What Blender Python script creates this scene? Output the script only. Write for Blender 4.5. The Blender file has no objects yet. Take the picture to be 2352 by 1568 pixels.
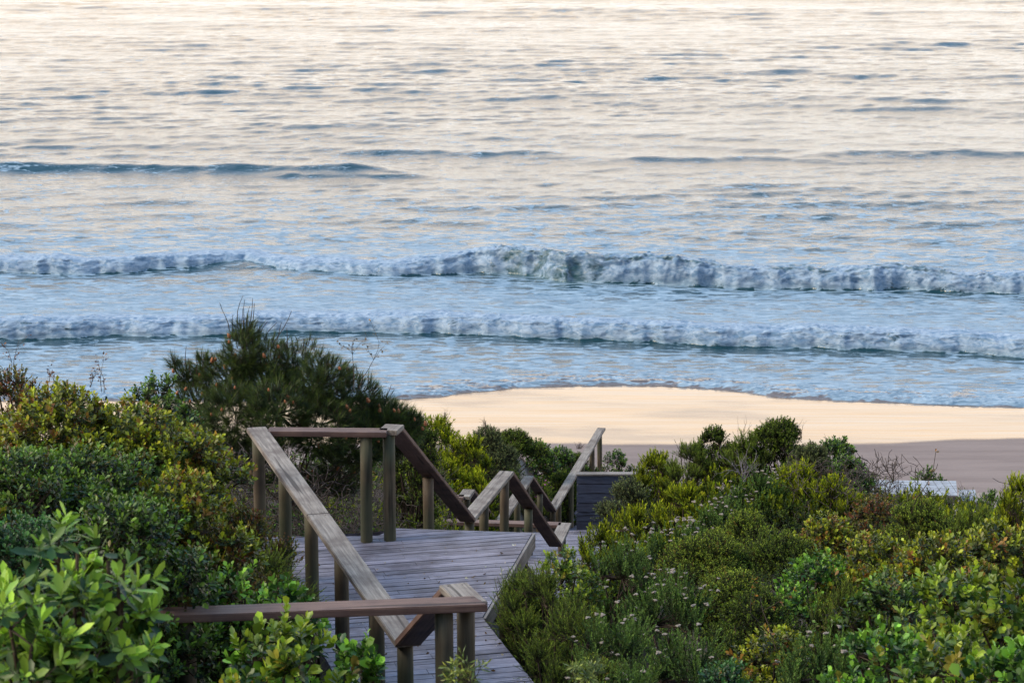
import bpy, math, random
import numpy as np
from mathutils import Vector, Matrix
rng = np.random.default_rng(7)
random.seed(7)
sc = bpy.context.scene
COL = sc.collection
R_ = math.radians

# ------------------------------------------------------------------ camera
CAMZ, PITCH, LENS = 15.0, 11.4, 85.0
cam_d = bpy.data.cameras.new('camera'); cam = bpy.data.objects.new('camera', cam_d); COL.objects.link(cam)
cam.location = (0, 0, CAMZ); cam.rotation_euler = (R_(90-PITCH), 0, 0)
cam_d.lens = LENS; cam_d.sensor_width = 36; cam_d.clip_start = .1; cam_d.clip_end = 9000
cam_d.dof.use_dof = True; cam_d.dof.focus_distance = 27; cam_d.dof.aperture_fstop = 9
sc.camera = cam
sc.view_settings.view_transform = 'Standard'; sc.view_settings.look = 'None'
sc.view_settings.exposure = 0.0; sc.view_settings.gamma = 1.0
sc.cycles.max_bounces = 6; sc.cycles.transparent_max_bounces = 6
# ------------------------------------------------------------------ sky
SUN_EL, SUN_AZ = 42.0, 258.0      # soft sun high to the left, a little behind of the camera (azimuth from +Y clockwise)
w = bpy.data.worlds.new('World'); sc.world = w; w.use_nodes = True
nt = w.node_tree; nt.nodes.clear()
def wn(t, **k):
    n = nt.nodes.new(t)
    for a, b in k.items(): setattr(n, a, b)
    return n
out = wn('ShaderNodeOutputWorld'); addn = wn('ShaderNodeAddShader')
sky = wn('ShaderNodeTexSky', sky_type='NISHITA', sun_disc=False)
sky.sun_elevation = R_(SUN_EL); sky.sun_rotation = R_(SUN_AZ); sky.dust_density = 2.0
bg1 = wn('ShaderNodeBackground'); bg1.inputs[1].default_value = .03
nt.links.new(sky.outputs[0], bg1.inputs[0])
tc = wn('ShaderNodeTexCoord'); sep = wn('ShaderNodeSeparateXYZ'); nt.links.new(tc.outputs['Generated'], sep.inputs[0])
# thin dawn cloud near the horizon: broad soft streaks shift the height at which the ramp is read
mp = wn('ShaderNodeMapping'); mp.inputs['Scale'].default_value = (1.6, 1.6, 9.0); nt.links.new(tc.outputs['Generated'], mp.inputs[0])
nz = wn('ShaderNodeTexNoise'); nz.inputs['Scale'].default_value = 2.2; nz.inputs['Detail'].default_value = 4
nt.links.new(mp.outputs[0], nz.inputs['Vector'])
ma = wn('ShaderNodeMath', operation='MULTIPLY_ADD'); ma.inputs[1].default_value = .10; nt.links.new(nz.outputs['Fac'], ma.inputs[0])
sb = wn('ShaderNodeMath', operation='SUBTRACT'); sb.inputs[1].default_value = .05
nt.links.new(sep.outputs['Z'], ma.inputs[2]); nt.links.new(ma.outputs[0], sb.inputs[0])
ramp = wn('ShaderNodeValToRGB'); cr = ramp.color_ramp; nt.links.new(sb.outputs[0], ramp.inputs[0])
SKY = [(0.0, (.84, .85, .86)), (.10, (.96, .87, .78)), (.20, (1.26, .91, .57)), (.29, (.98, .88, .76)), (.38, (.50, .63, .84)), (.55, (.22, .39, .62)), (1.0, (.145, .31, .54))]
cr.elements[0].position = 0; cr.elements[1].position = 1
for i, (p, c) in enumerate(SKY):
    e = cr.elements[0] if i == 0 else (cr.elements[len(cr.elements)-1] if i == len(SKY)-1 else cr.elements.new(p))
    e.position = p; e.color = (c[0], c[1], c[2], 1)
bg2 = wn('ShaderNodeBackground'); bg2.inputs[1].default_value = 1.75
nt.links.new(ramp.outputs[0], bg2.inputs[0])
# the sky behind the camera, over land, is dimmer than the bright dawn sky over the sea
mr = wn('ShaderNodeMapRange'); mr.interpolation_type = 'SMOOTHSTEP'
for a_, b_ in ((1, -.75), (2, .30), (3, .75), (4, 1.80)): mr.inputs[a_].default_value = b_
nt.links.new(sep.outputs['Y'], mr.inputs[0]); nt.links.new(mr.outputs[0], bg2.inputs[1])
nt.links.new(bg1.outputs[0], addn.inputs[0]); nt.links.new(bg2.outputs[0], addn.inputs[1]); nt.links.new(addn.outputs[0], out.inputs[0])
sl = bpy.data.lights.new('sun', 'SUN'); so = bpy.data.objects.new('sun', sl); COL.objects.link(so)
sl.energy = 3.2; sl.angle = R_(24); sl.color = (1.0, .86, .66)
_a, _e = R_(SUN_AZ), R_(SUN_EL)
sd = Vector((math.sin(_a)*math.cos(_e), math.cos(_a)*math.cos(_e), math.sin(_e)))
so.rotation_euler = sd.to_track_quat('Z', 'Y').to_euler(); so.location = (-20, -20, 40)

# ------------------------------------------------------------------ helpers
FD, CX, CY = LENS/36*2352, 1176.0, 784.0
cp, sp = math.cos(R_(PITCH)), math.sin(R_(PITCH))
def ray(px, py):
    x, y = px-CX, CY-py
    return np.array([x, FD*cp + y*sp, -FD*sp + y*cp])
def at(px, py, Y):              # the point of the place seen there at Y metres out
    d = ray(px, py); return np.array([0, 0, CAMZ]) + d*(Y/d[1])
def onz(px, py, z):
    d = ray(px, py); return np.array([0, 0, CAMZ]) + d*((z-CAMZ)/d[2])
def projx(P):
    q = np.asarray(P)-np.array([0, 0, CAMZ]); f = q[1]*cp - q[2]*sp
    return CX + FD*q[0]/f
def smooth(a, b, x):
    t = np.clip((x-a)/(b-a), 0, 1); return t*t*(3-2*t)
PT = rng.random((256, 256)).astype(np.float32)
def noise2(x, y, seed=0):
    x = np.asarray(x, dtype=np.float64)+seed*17.31; y = np.asarray(y, dtype=np.float64)+seed*31.7
    xi = np.floor(x).astype(np.int64); yi = np.floor(y).astype(np.int64)
    fx = x-xi; fy = y-yi; fx = fx*fx*(3-2*fx); fy = fy*fy*(3-2*fy)
    a = PT[xi & 255, yi & 255]; b = PT[(xi+1) & 255, yi & 255]; c = PT[xi & 255, (yi+1) & 255]; d = PT[(xi+1) & 255, (yi+1) & 255]
    return (a*(1-fx)+b*fx)*(1-fy)+(c*(1-fx)+d*fx)*fy
def fbm(x, y, o=4, seed=0):
    s = 0; a = .5; n = 0
    for i in range(o):
        s = s+a*noise2(x*2**i, y*2**i, seed+i*3); n += a; a *= .5
    return s/n
def tag(o, label=None, cat=None, group=None, kind=None):
    if label: o['label'] = label
    if cat: o['category'] = cat
    if group: o['group'] = group
    if kind: o['kind'] = kind
    return o
def link(name, me, mat=None, parent=None):
    o = bpy.data.objects.new(name, me); COL.objects.link(o)
    if mat and not me.materials: me.materials.append(mat)
    if parent: o.parent = parent
    return o
def empty(name, loc, label, cat, group=None):
    o = bpy.data.objects.new(name, None); COL.objects.link(o); o.location = [float(v) for v in loc]; o.empty_display_size = .3
    return tag(o, label, cat, group)
def npmesh(name, V, F, col=None, smooth_=False, attrs=None):
    V = np.ascontiguousarray(V, dtype=np.float32); F = np.ascontiguousarray(F, dtype=np.int32)
    me = bpy.data.meshes.new(name); n, k = F.shape
    me.vertices.add(len(V)); me.vertices.foreach_set('co', V.ravel())
    me.loops.add(n*k); me.loops.foreach_set('vertex_index', F.ravel())
    me.polygons.add(n); me.polygons.foreach_set('loop_start', np.arange(0, n*k, k, dtype=np.int32))
    try: me.polygons.foreach_set('loop_total', np.full(n, k, dtype=np.int32))
    except Exception: pass
    if smooth_: me.polygons.foreach_set('use_smooth', np.ones(n, dtype=bool))
    me.update(calc_edges=True)
    if col is not None:
        a = me.attributes.new('col', 'FLOAT_COLOR', 'POINT')
        a.data.foreach_set('color', np.concatenate([col, np.ones((len(col), 1))], 1).astype(np.float32).ravel())
    for nm, v in (attrs or {}).items():
        a = me.attributes.new(nm, 'FLOAT', 'POINT'); a.data.foreach_set('value', v.astype(np.float32).ravel())
    return me
class NB:      # node builder
    def __init__(s, name):
        s.m = bpy.data.materials.new(name); s.m.use_nodes = True; s.t = s.m.node_tree; s.t.nodes.clear(); s.out = s.n('ShaderNodeOutputMaterial')
    def n(s, t, ins=None, **k):
        x = s.t.nodes.new(t)
        for a, b in k.items(): setattr(x, a, b)
        for a, b in (ins or {}).items():
            if hasattr(b, 'is_output') or isinstance(b, bpy.types.NodeSocket): s.t.links.new(b, x.inputs[a])
            else: x.inputs[a].default_value = b
        return x
    def math(s, op, a, b=None, clamp=False):
        x = s.n('ShaderNodeMath', operation=op); x.use_clamp = clamp
        for i, v in enumerate((a, b)):
            if v is None: continue
            if isinstance(v, bpy.types.NodeSocket): s.t.links.new(v, x.inputs[i])
            else: x.inputs[i].default_value = v
        return x.outputs[0]
    def mixc(s, f, a, b, bt='MIX'):
        x = s.n('ShaderNodeMix', data_type='RGBA', blend_type=bt)
        for i, v in ((0, f), (6, a), (7, b)):
            if isinstance(v, bpy.types.NodeSocket): s.t.links.new(v, x.inputs[i])
            else: x.inputs[i].default_value = v if i == 0 else (*v, 1)
        return x.outputs[2]
    def rng(s, v, a, b, c=0., d=1.):
        x = s.n('ShaderNodeMapRange', {0: v, 1: a, 2: b, 3: c, 4: d}); x.interpolation_type = 'SMOOTHSTEP'; return x.outputs[0]
    def noise(s, vec, scale, detail=3, rough=.55, sc3=None, dist=0.):
        if sc3: vec = s.n('ShaderNodeMapping', {0: vec, 3: sc3}).outputs[0]
        return s.n('ShaderNodeTexNoise', {'Vector': vec, 'Scale': scale, 'Detail': detail, 'Roughness': rough, 'Distortion': dist}).outputs[0]
    def fin(s, shader):
        s.t.links.new(shader, s.out.inputs[0]); return s.m

# ------------------------------------------------------------------ materials
def wood_mat(name, a, b, dark, sx=(2., 40., 40.), spec=.25, green=None, percol=False):
    k = NB(name); tcn = k.n('ShaderNodeTexCoord'); oc = tcn.outputs['Object']
    rnd = k.n('ShaderNodeObjectInfo').outputs['Random']
    off = k.n('ShaderNodeCombineXYZ', {0: k.math('MULTIPLY', rnd, 37.), 1: k.math('MULTIPLY', rnd, 11.), 2: 0.}).outputs[0]
    v = k.n('ShaderNodeVectorMath', {0: oc, 1: off}, operation='ADD').outputs[0]
    g = k.noise(v, 1., 5, .65, sx); g2 = k.noise(v, 1., 3, .5, (sx[0]*.35, sx[1]*.35, sx[2]*.35)); bl = k.noise(v, 2.3, 4, .6)
    c = k.mixc(k.rng(g, .3, .7), a, b)
    c = k.mixc(k.rng(bl, .40, .68, 0., .75), c, dark)
    crack = k.rng(g2, .61, .68, 0., .85)
    c = k.mixc(crack, c, tuple(x*.35 for x in dark))
    if green:
        gn = k.noise(v, 1.4, 3, .5)
        c = k.mixc(k.rng(gn, .38, .66, 0., .6), c, green)
    if percol:
        c = k.mixc(.85, c, k.n('ShaderNodeAttribute', attribute_name='col').outputs['Color'], 'MULTIPLY')
    bmp = k.n('ShaderNodeBump', {'Strength': .9, 'Distance': .006, 'Height': g})
    p = k.n('ShaderNodeBsdfPrincipled', {'Base Color': c, 'Roughness': .62, 'Specular IOR Level': spec, 'Normal': bmp.outputs[0]})
    return k.fin(p.outputs[0])
M = {}
M['rail'] = wood_mat('weathered_rail_wood', (.155, .13, .115), (.37, .325, .28), (.095, .07, .06))
M['rail_brown'] = wood_mat('brown_rail_wood', (.14, .085, .07), (.22, .14, .115), (.08, .05, .05))
M['post'] = wood_mat('treated_pole_wood', (.085, .062, .045), (.14, .11, .075), (.06, .045, .035), sx=(26., 26., 2.), green=(.060, .080, .045))
M['deck'] = wood_mat('silvered_deck_wood', (.125, .12, .155), (.30, .29, .35), (.065, .052, .065), sx=(3., 50., 50.), spec=.5, percol=True)
M['fascia'] = wood_mat('pale_fascia_wood', (.17, .15, .14), (.31, .28, .26), (.10, .08, .075))
M['screen'] = wood_mat('dark_screen_wood', (.036, .046, .085), (.075, .092, .15), (.04, .04, .06), sx=(4., 40., 40.), spec=.5)
M['white'] = wood_mat('bleached_platform_wood', (.30, .34, .39), (.46, .49, .54), (.2, .21, .24), sx=(40., 3., 40.))
M['beam'] = wood_mat('dark_beam_wood', (.05, .04, .035), (.08, .065, .055), (.03, .025, .02))
def leaf_mat(name, rough=.42, trans=.28, spec=.45):
    k = NB(name); c = k.n('ShaderNodeAttribute', attribute_name='col').outputs['Color']
    p = k.n('ShaderNodeBsdfPrincipled', {'Base Color': c, 'Roughness': rough, 'Specular IOR Level': spec})
    t = k.n('ShaderNodeBsdfTranslucent', {'Color': c})
    mx = k.n('ShaderNodeMixShader', {0: trans, 1: p.outputs[0], 2: t.outputs[0]})
    return k.fin(mx.outputs[0])
M['leaf'] = leaf_mat('leaf_surface'); M['leaf_matte'] = leaf_mat('matte_leaf_surface', .7, .2, .2); M['needle'] = leaf_mat('needle_surface', .5, .12, .35)
def plain(name, a, b, scale=20, rough=.8):
    k = NB(name); oc = k.n('ShaderNodeTexCoord').outputs['Object']
    c = k.mixc(k.rng(k.noise(oc, scale), .35, .65), a, b)
    return k.fin(k.n('ShaderNodeBsdfPrincipled', {'Base Color': c, 'Roughness': rough, 'Specular IOR Level': .2}).outputs[0])
M['twig'] = plain('brown_bark', (.055, .038, .028), (.10, .075, .06))
M['greytwig'] = plain('grey_dead_bark', (.20, .18, .19), (.36, .33, .34))
M['head'] = plain('dry_flower_heads', (.22, .185, .155), (.38, .33, .29), 90)
M['pink'] = plain('pink_petals', (.35, .08, .28), (.5, .16, .4), 60)
M['cone'] = plain('rusty_pine_cones', (.30, .11, .05), (.42, .18, .09), 90)
# soil
k = NB('dune_soil'); oc = k.n('ShaderNodeTexCoord').outputs['Object']
c = k.mixc(k.rng(k.noise(oc, 3., 5), .35, .65), (.022, .017, .012), (.05, .038, .028))
at_ = k.n('ShaderNodeAttribute', attribute_name='sandy').outputs['Fac']
c = k.mixc(at_, c, (.30, .245, .215))
M['soil'] = k.fin(k.n('ShaderNodeBsdfPrincipled', {'Base Color': c, 'Roughness': .95}).outputs[0])
# sand
k = NB('beach_sand'); oc = k.n('ShaderNodeTexCoord').outputs['Object']
wet = k.n('ShaderNodeAttribute', attribute_name='wet').outputs['Fac']
n1 = k.noise(oc, 1., 5, .6, (.25, 1.6, 1.)); n2 = k.noise(oc, 60., 3)
ridg = k.noise(oc, 1., 4, .6, (.12, 2.6, 1.))
cd = k.mixc(k.rng(n1, .3, .7), (.23, .18, .165), (.29, .23, .21))
cw = k.mixc(k.rng(n1, .35, .68), (.22, .14, .085), (.28, .19, .12))
c = k.mixc(wet, cd, cw)
b1 = k.n('ShaderNodeBump', {'Strength': .8, 'Distance': .05, 'Height': k.noise(oc, 1., 5, .65, (1.2, 3., 1.))})
b2 = k.n('ShaderNodeBump', {'Strength': .10, 'Distance': .012, 'Height': ridg, 'Normal': b1.outputs[0]})
pd = k.n('ShaderNodeBsdfPrincipled', {'Base Color': c, 'Roughness': .9, 'Specular IOR Level': .15, 'Normal': b1.outputs[0]})
b3 = k.n('ShaderNodeBump', {'Strength': .45, 'Distance': .02, 'Height': ridg})
pw = k.n('ShaderNodeBsdfPrincipled', {'Base Color': c, 'Roughness': k.rng(k.noise(oc, 1., 4, .6, (.14, .40, 1.)), .42, .66, .06, .26), 'IOR': 1.62, 'Specular IOR Level': .55, 'Normal': b3.outputs[0]})
mx = k.n('ShaderNodeMixShader', {0: wet, 1: pd.outputs[0], 2: pw.outputs[0]})
M['sand'] = k.fin(mx.outputs[0])
# sea water with foam
k = NB('sea_water'); oc = k.n('ShaderNodeTexCoord').outputs['Object']
foam = k.n('ShaderNodeAttribute', attribute_name='foam').outputs['Fac']
teal = k.n('ShaderNodeAttribute', attribute_name='teal').outputs['Fac']
film = k.n('ShaderNodeAttribute', attribute_name='film').outputs['Fac']
fa = k.noise(oc, 1., 6, .62, (.4, 1.5, 1.), .6); fb = k.noise(oc, 1., 6, .7, (1.5, 4.2, 5.), 1.2)
fv = k.n('ShaderNodeTexVoronoi', {'Vector': k.n('ShaderNodeMapping', {0: k.n('ShaderNodeVectorMath', {0: oc, 1: k.n('ShaderNodeTexNoise', {'Vector': oc, 'Scale': .9, 'Detail': 3.}).outputs['Color']}, operation='ADD').outputs[0], 3: (.7, 2.0, 1.)}).outputs[0], 'Scale': 1.}, feature='DISTANCE_TO_EDGE').outputs['Distance']
pat = k.math('ADD', k.math('MULTIPLY', fa, .5), k.math('MULTIPLY', fb, .5))
pat = k.math('SUBTRACT', pat, k.rng(fv, 0., .22, -.13, .06)); pat = k.math('MULTIPLY_ADD', pat, 1.9); pat.node.inputs[2].default_value = -.45
thr = k.math('SUBTRACT', .88, k.math('MULTIPLY', foam, .66))
wd = k.math('ADD', .09, k.math('MULTIPLY', teal, .30)); fm = k.rng(k.math('SUBTRACT', pat, thr), k.math('MULTIPLY', wd, -1.), wd)
wc = k.mixc(teal, (.010, .046, .060), (.010, .062, .066))
wc = k.mixc(film, wc, (.15, .12, .11))
bw = k.n('ShaderNodeBump', {'Strength': .8, 'Distance': .035, 'Height': k.noise(oc, 1., 5, .68, (2.6, 5.5, 1.))})
water = k.n('ShaderNodeBsdfPrincipled', {'Base Color': wc, 'Roughness': k.rng(teal, 0., 1., .06, .28), 'IOR': 1.46, 'Normal': bw.outputs[0]})
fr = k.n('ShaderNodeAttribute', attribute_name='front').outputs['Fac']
fcol = k.mixc(k.math('MULTIPLY', fr, .9), k.mixc(k.rng(fb, .3, .7), (.10, .19, .28), (.42, .55, .66)), k.mixc(k.rng(k.noise(oc, 1., 6, .7, (3., 3., 6.), .8), .36, .62), (.18, .30, .46), (.50, .62, .76)))  # foam colour is paler on breaker fronts, making up for the dim light there
bf = k.n('ShaderNodeBump', {'Strength': .55, 'Distance': .045, 'Height': k.math('ADD', fb, k.noise(oc, 7., 5, .7))})
fo = k.n('ShaderNodeBsdfPrincipled', {'Base Color': fcol, 'Roughness': .7, 'Specular IOR Level': .12, 'Normal': bf.outputs[0]})
ft = k.n('ShaderNodeBsdfTranslucent', {'Color': fcol, 'Normal': bf.outputs[0]})
fo = k.n('ShaderNodeMixShader', {0: k.math('MULTIPLY', fr, .15), 1: fo.outputs[0], 2: ft.outputs[0]})
M['sea'] = k.fin(k.n('ShaderNodeMixShader', {0: k.math('MULTIPLY', fm, .93), 1: water.outputs[0], 2: fo.outputs[0]}).outputs[0])

# ------------------------------------------------------------------ ground
GY = [-40, 0, 6, 10, 14, 16, 20, 23, 27, 30, 33, 38, 41, 44, 47, 54, 60, 68, 80, 300]
GZ = [13.6, 13.2, 12, 10.5, 8.9, 8.0, 7.4, 7.0, 5.6, 5.0, 3.8, 3.2, 1.8, 1.4, .72, .55, .33, .02, -.6, -6]
PY = [0, 15, 18, 22, 27, 33, 40, 47, 54]; PX = [-.3, -.1, -.6, -.9, .2, .9, .4, 1.4, 2.6]
HLy = [0, 8, 12, 15, 18, 20, 24, 28, 34, 40, 46, 51, 54]; HLz = [.5, .6, 1.2, 2.0, 2.5, 1.9, .8, 1.1, 1.5, 1.8, 1.7, 1.6, 0]
HRy = [0, 10, 14, 18, 22, 30, 36, 40, 43.5, 47, 50]; HRz = [.5, .5, .7, 1.15, .95, 1.35, 1.75, 1.6, 1.5, .4, 0]
def ground(x, y, nz_=True):
    x = np.asarray(x, float); y = np.asarray(y, float)
    z = np.interp(y, GY, GZ); xp = np.interp(y, PY, PX)
    z = z+smooth(0, 1.3, xp-x-np.interp(y, [0, 10, 12, 15, 16.5], [.7, 1.2, 2., 2., .75]))*np.interp(y, HLy, HLz)+smooth(.9, 2.6, x-xp)*np.interp(y, HRy, HRz)*(1-.28*smooth(5, 7, x)*smooth(28, 33, y))
    if nz_:
        far = 1-smooth(48, 54, y); z = z+(fbm(x*.5, y*.5, 3, 5)-.5)*.35*far
    return z
def grid(xs, ys):
    X, Y = np.meshgrid(xs, ys); n, m = X.shape
    i = np.arange((n-1)*m).reshape(n-1, m)[:, :-1].ravel()
    return X, Y, np.stack([i, i+1, i+m+1, i+m], 1)
xs = np.concatenate([np.linspace(-150, -18, 30), np.linspace(-17.5, 17.5, 141), np.linspace(18, 150, 30)])
ys = np.concatenate([np.linspace(-40, 6, 20), np.linspace(6.3, 54, 180)])
X, Y, F = grid(xs, ys); Z = ground(X, Y)
tag(link('dune_ground', npmesh('dune_ground', np.stack([X, Y, Z], -1).reshape(-1, 3), F, smooth_=True, attrs={'sandy': smooth(46, 51, Y+2*fbm(X*.6, Y*.6, 3, 2)-1)}), M['soil']), kind='structure')
# shore lines, read from the place: x in metres
def curve(pts, z=0.):
    P = np.array([onz(a, b, z) for a, b in pts]); return P[:, 0], P[:, 1]
shx, shy = curve([(-800, 905), (0, 925), (500, 925), (940, 921), (1010, 915), (1060, 905), (1130, 899), (1180, 890), (1300, 884), (1420, 883), (1530, 884), (1640, 893), (1720, 903), (1790, 916), (1950, 926), (2150, 936), (2352, 944), (3200, 960)], .05)
def shore(x): return np.interp(x, shx, shy)+.22*(fbm(np.asarray(x)*1.1, np.asarray(x)*0, 4, 9)-.5)
wtx, wty = curve([(-800, 1040), (600, 1022), (1250, 1017), (1400, 1022), (1900, 1025), (2050, 1020), (2200, 1011), (2352, 1007), (3200, 1000)], .33)
def wetline(x): return np.interp(x, wtx, wty)+.15*(fbm(np.asarray(x)*.4, np.asarray(x)*0, 3, 4)-.5)
xs = np.concatenate([np.linspace(-400, -30, 30), np.linspace(-29, 29, 240), np.linspace(30, 400, 30)])
ys = np.concatenate([np.linspace(54, 76, 240), np.geomspace(77, 400, 20)])
X, Y, F = grid(xs, ys); Z = ground(X, Y, False)+.012*(fbm(X*.5, Y*1.5, 3, 8)-.5)*smooth(54, 55, Y)
wetm = smooth(-.12, .25, Y-wetline(X)+.25*(fbm(X*1.2, Y*2, 3, 1)-.5))
tag(link('sand_beach', npmesh('sand_beach', np.stack([X, Y, Z], -1).reshape(-1, 3), F, smooth_=True, attrs={'wet': wetm}), M['sand']), kind='structure')

# ------------------------------------------------------------------ sea
u0 = np.linspace(-.235, .235, 820)
u = np.concatenate([-np.geomspace(.237, 3.5, 26)[::-1], u0, np.geomspace(.237, 3.5, 26)])
inv = np.linspace(1/64.5, 1/320, 1050); yr = np.concatenate([1/inv, 1/np.linspace(1/322, 1/6000, 190)])
U, Sx = np.meshgrid(u, yr); n_, m_ = U.shape
X = U*Sx
i = np.arange((n_-1)*m_).reshape(n_-1, m_)[:, :-1].ravel(); F = np.stack([i, i+1, i+m_+1, i+m_], 1)
SH = shore(X)
t_ = Sx-64.5
S = np.where(Sx < 72, SH+t_*(72-SH)/(72-64.5), Sx)          # first rows follow the swash edge
Zs = np.zeros_like(X)
rr = np.random.default_rng(3)
calm = smooth(70, 100, S); fade = 1-smooth(500, 1500, S)
patch = .2+1.6*fbm(X*.04, S*.07, 4, 21)
for j in range(84):
    lam = math.exp(rr.uniform(math.log(.5), math.log(5.5))); th = rr.normal(0, .42); kx = math.sin(th)*2*math.pi/lam; ky = math.cos(th)*2*math.pi/lam
    st = .0140*(.85 if lam > 2 else 1.1); res = 1-smooth(lam*1.2, lam*3.0, S*S/36000.*1.3)
    ph = rr.uniform(0, 6.28)+ .8*fbm(X*.08, S*.08, 2, j)*2
    Zs += np.sin(kx*X+ky*S+ph)*(st*lam/(2*math.pi))*res
Zs *= (.75+.25*calm)*patch*fade
for j in range(5):
    lam = rr.uniform(18, 34); th = rr.normal(.05, .10)
    Zs += .045*np.sin(math.sin(th)*6.28/lam*X+math.cos(th)*6.28/lam*S+rr.uniform(0, 6))*smooth(100, 125, S)*fade
def crest(px0, px1, py, H, L):       # an unbroken swell line
    a = onz(px0, py[0], 0); b = onz(px1, py[1], 0)
    f = a[1]+(X-a[0])/(b[0]-a[0])*(b[1]-a[1])+1.6*(fbm(X*.22, X*0+py[0], 3, 3)-.5)
    d = S-f; e = 1.5
    env = smooth(a[0]-e, a[0]+e, X)*(1-smooth(b[0]-e, b[0]+e, X))
    return .68*H*env*np.exp(-(np.where(d < 0, d/(L*.45), d/L))**2)*(.6+.8*fbm(X*.5, S*.3, 3, 6))
for c_ in [(-400, 900, (382, 392), .50, 2.0), (-100, 350, (372, 374), .2, 1.4), (800, 1300, (350, 354), .22, 1.6), (1200, 1900, (362, 366), .22, 1.8), (1850, 2900, (352, 358), .30, 1.8), (600, 1000, (398, 402), .16, 1.2), (1700, 1980, (428, 430), .12, 1.5), (1500, 1900, (276, 272), .15, 2.), (1200, 2400, (24, 30), .25, 8), (300, 700, (200, 204), .1, 3)]:
    Zs += crest(*c_)
# bores: front toe lines
def bore(pts, Hx, Hv, seed, hs_=.52):
    bx, by = curve(pts, 0.)
    Fr = np.interp(X, bx, by)+1.1*(fbm(X*.45, X*0+seed, 3, seed)-.5)+.5*(fbm(X*1.8, X*0, 2, seed+2)-.5)
    hx = np.array([onz(a, 650, 0)[0] for a in Hx]); H = np.interp(X, hx, Hv)*(.70+.60*fbm(X*.6, X*0, 3, seed+5))*hs_
    return Fr, H
F1, H1 = bore([(-1500, 600), (0, 630), (240, 628), (430, 612), (560, 600), (700, 622), (900, 636), (1080, 628), (1180, 632), (1300, 648), (1450, 652), (1600, 658), (1800, 664), (2100, 670), (2352, 676), (3800, 700)], [-1000, 0, 300, 520, 620, 760, 1000, 1150, 1350, 1550, 1800, 2100, 2352, 3500], [.8, .80, .75, .42, .35, .6, .82, 1.35, 1.65, 1.50, 1.35, 1.15, 1.05, .8], 31)
F2, H2 = bore([(-1500, 790), (0, 778), (250, 775), (470, 766), (850, 762), (1050, 768), (1300, 780), (1600, 790), (1900, 798), (2352, 820), (3800, 860)], [-1000, 0, 500, 850, 1000, 1300, 1800, 2352, 3500], [.7, .78, .62, .62, .80, .66, .70, .72, .6], 47, .62)
Yf = S.copy(); foam = np.zeros_like(X); teal = np.zeros_like(X); front = np.zeros_like(X)
for Fr, H, sd_ in ((F1, H1, 1), (F2, H2, 2)):
    T = S-Fr; w1 = 1.5
    g = np.where(T < 0, T, np.where(T < w1, T*(.34), .34*w1+(T-w1)*(7-.34*w1)/(7-w1))); g = np.where(T > 7, T, g)
    on = (T > -.01) & (T < 30)
    rise = np.sin(np.clip(T/w1, 0, 1)*math.pi/2)**.8
    prof = np.where(T < 0, 0, np.where(T < w1+.5, rise, np.exp(-np.clip(T-w1-.5, 0, 99)/2.6)))
    face = smooth(-.05, .35, T)*(1-smooth(w1+.6, w1+2.4, T))
    wx = X+.5*fbm(X*1.1, T*1.7, 3, 71); wt = T*(1+.25*H)+.5*fbm(X*.9, T*1.2, 3, 73); b1_ = np.abs(2*noise2(wx*1.5, wt*1.9, 7*sd_)-1); b2_ = np.abs(2*noise2(wx*3.4, wt*4.2, 9*sd_)-1); b3_ = np.abs(2*noise2(wx*7.1, wt*8.5, 11*sd_)-1)
    bill = (1-b1_)*.55+(1-b2_)*.3+(1-b3_)*.15
    Zs = Zs*(1-.6*face)+H*prof
    Yf = np.where(on, Yf-T+g, Yf)-face*(bill-.45)*.34*np.minimum(H, 1.1)
    Zs = Zs+face*(bill-.45)*.26*np.minimum(H, 1.2)*smooth(.1, .9, T)+smooth(.5, 1.4, T)*face*H*.16*(noise2(X*11, S*3, 91)*noise2(X*4, T*2, 92)-.25)
    front = np.maximum(front, face)
    foam = np.maximum(foam, smooth(-.06, .10, T)*(1-smooth(w1+.6, w1+2.4, T))*1.12)
    # churned water behind, glassy strip before the toe
    foam = np.maximum(foam, smooth(0, 2, T)*(1-smooth(6, 17, T))*(.80 if sd_ == 2 else .62))
    foam = foam*(1-.75*smooth(-1.7, -.25, T)*(1-smooth(-.1, .06, T)))
    if sd_ == 1:
        xa = onz(1150, 620, 0)[0]; xb = onz(1355, 620, 0)[0]; xc = onz(2250, 620, 0)[0]
        hole = smooth(xa-.6, xa+.6, X)*(1-smooth(xb-.5, xb+.7, X))*smooth(-1.3, .0, T)*(1-smooth(1.6, 2.4, T))
        foam = foam*(1-.56*hole); teal = np.maximum(teal, hole)
        top = smooth(w1-.75, w1-.1, T)*(1-smooth(w1+1., w1+2.2, T))*smooth(xa-1, xb, X)*(1-smooth(xc-2, xc+1, X))
        foam = foam*(1-.42*top); teal = np.maximum(teal, top)
base = np.interp(S, [60, 66, 74, 80, 88, 93, 99, 106, 118, 135], [.78, .74, .62, .58, .58, .48, .33, .20, .08, 0])
base = base+.34*(fbm(X*.10, S*.16, 3, 12)-.5)*smooth(66, 72, S)
base = base*np.where(S > 135, 0, 1)
calm_l = smooth(0, -6, X)*smooth(77, 79, S)*(1-smooth(81, 84, S)); base = base-.28*(1-smooth(-14, -6, X))*smooth(76, 78, S)*(1-smooth(80, 84, S))
inshore = smooth(-.05, .0, S-F1+99) ; base = np.clip(base, 0, 1)
glass = np.ones_like(X)
for Fr in (F1, F2):
    T = S-Fr; glass = np.minimum(glass, 1-.72*smooth(-1.8, -.3, T)*(1-smooth(-.05, .1, T)))
foam = np.clip(np.maximum(foam, base*glass), 0, 1.05)
xa = onz(1000, 640, 0)[0]
dsh = S-SH
lip = smooth(0, .05, dsh)
Zb = ground(X, np.clip(Yf, 54, 400), False)
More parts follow.
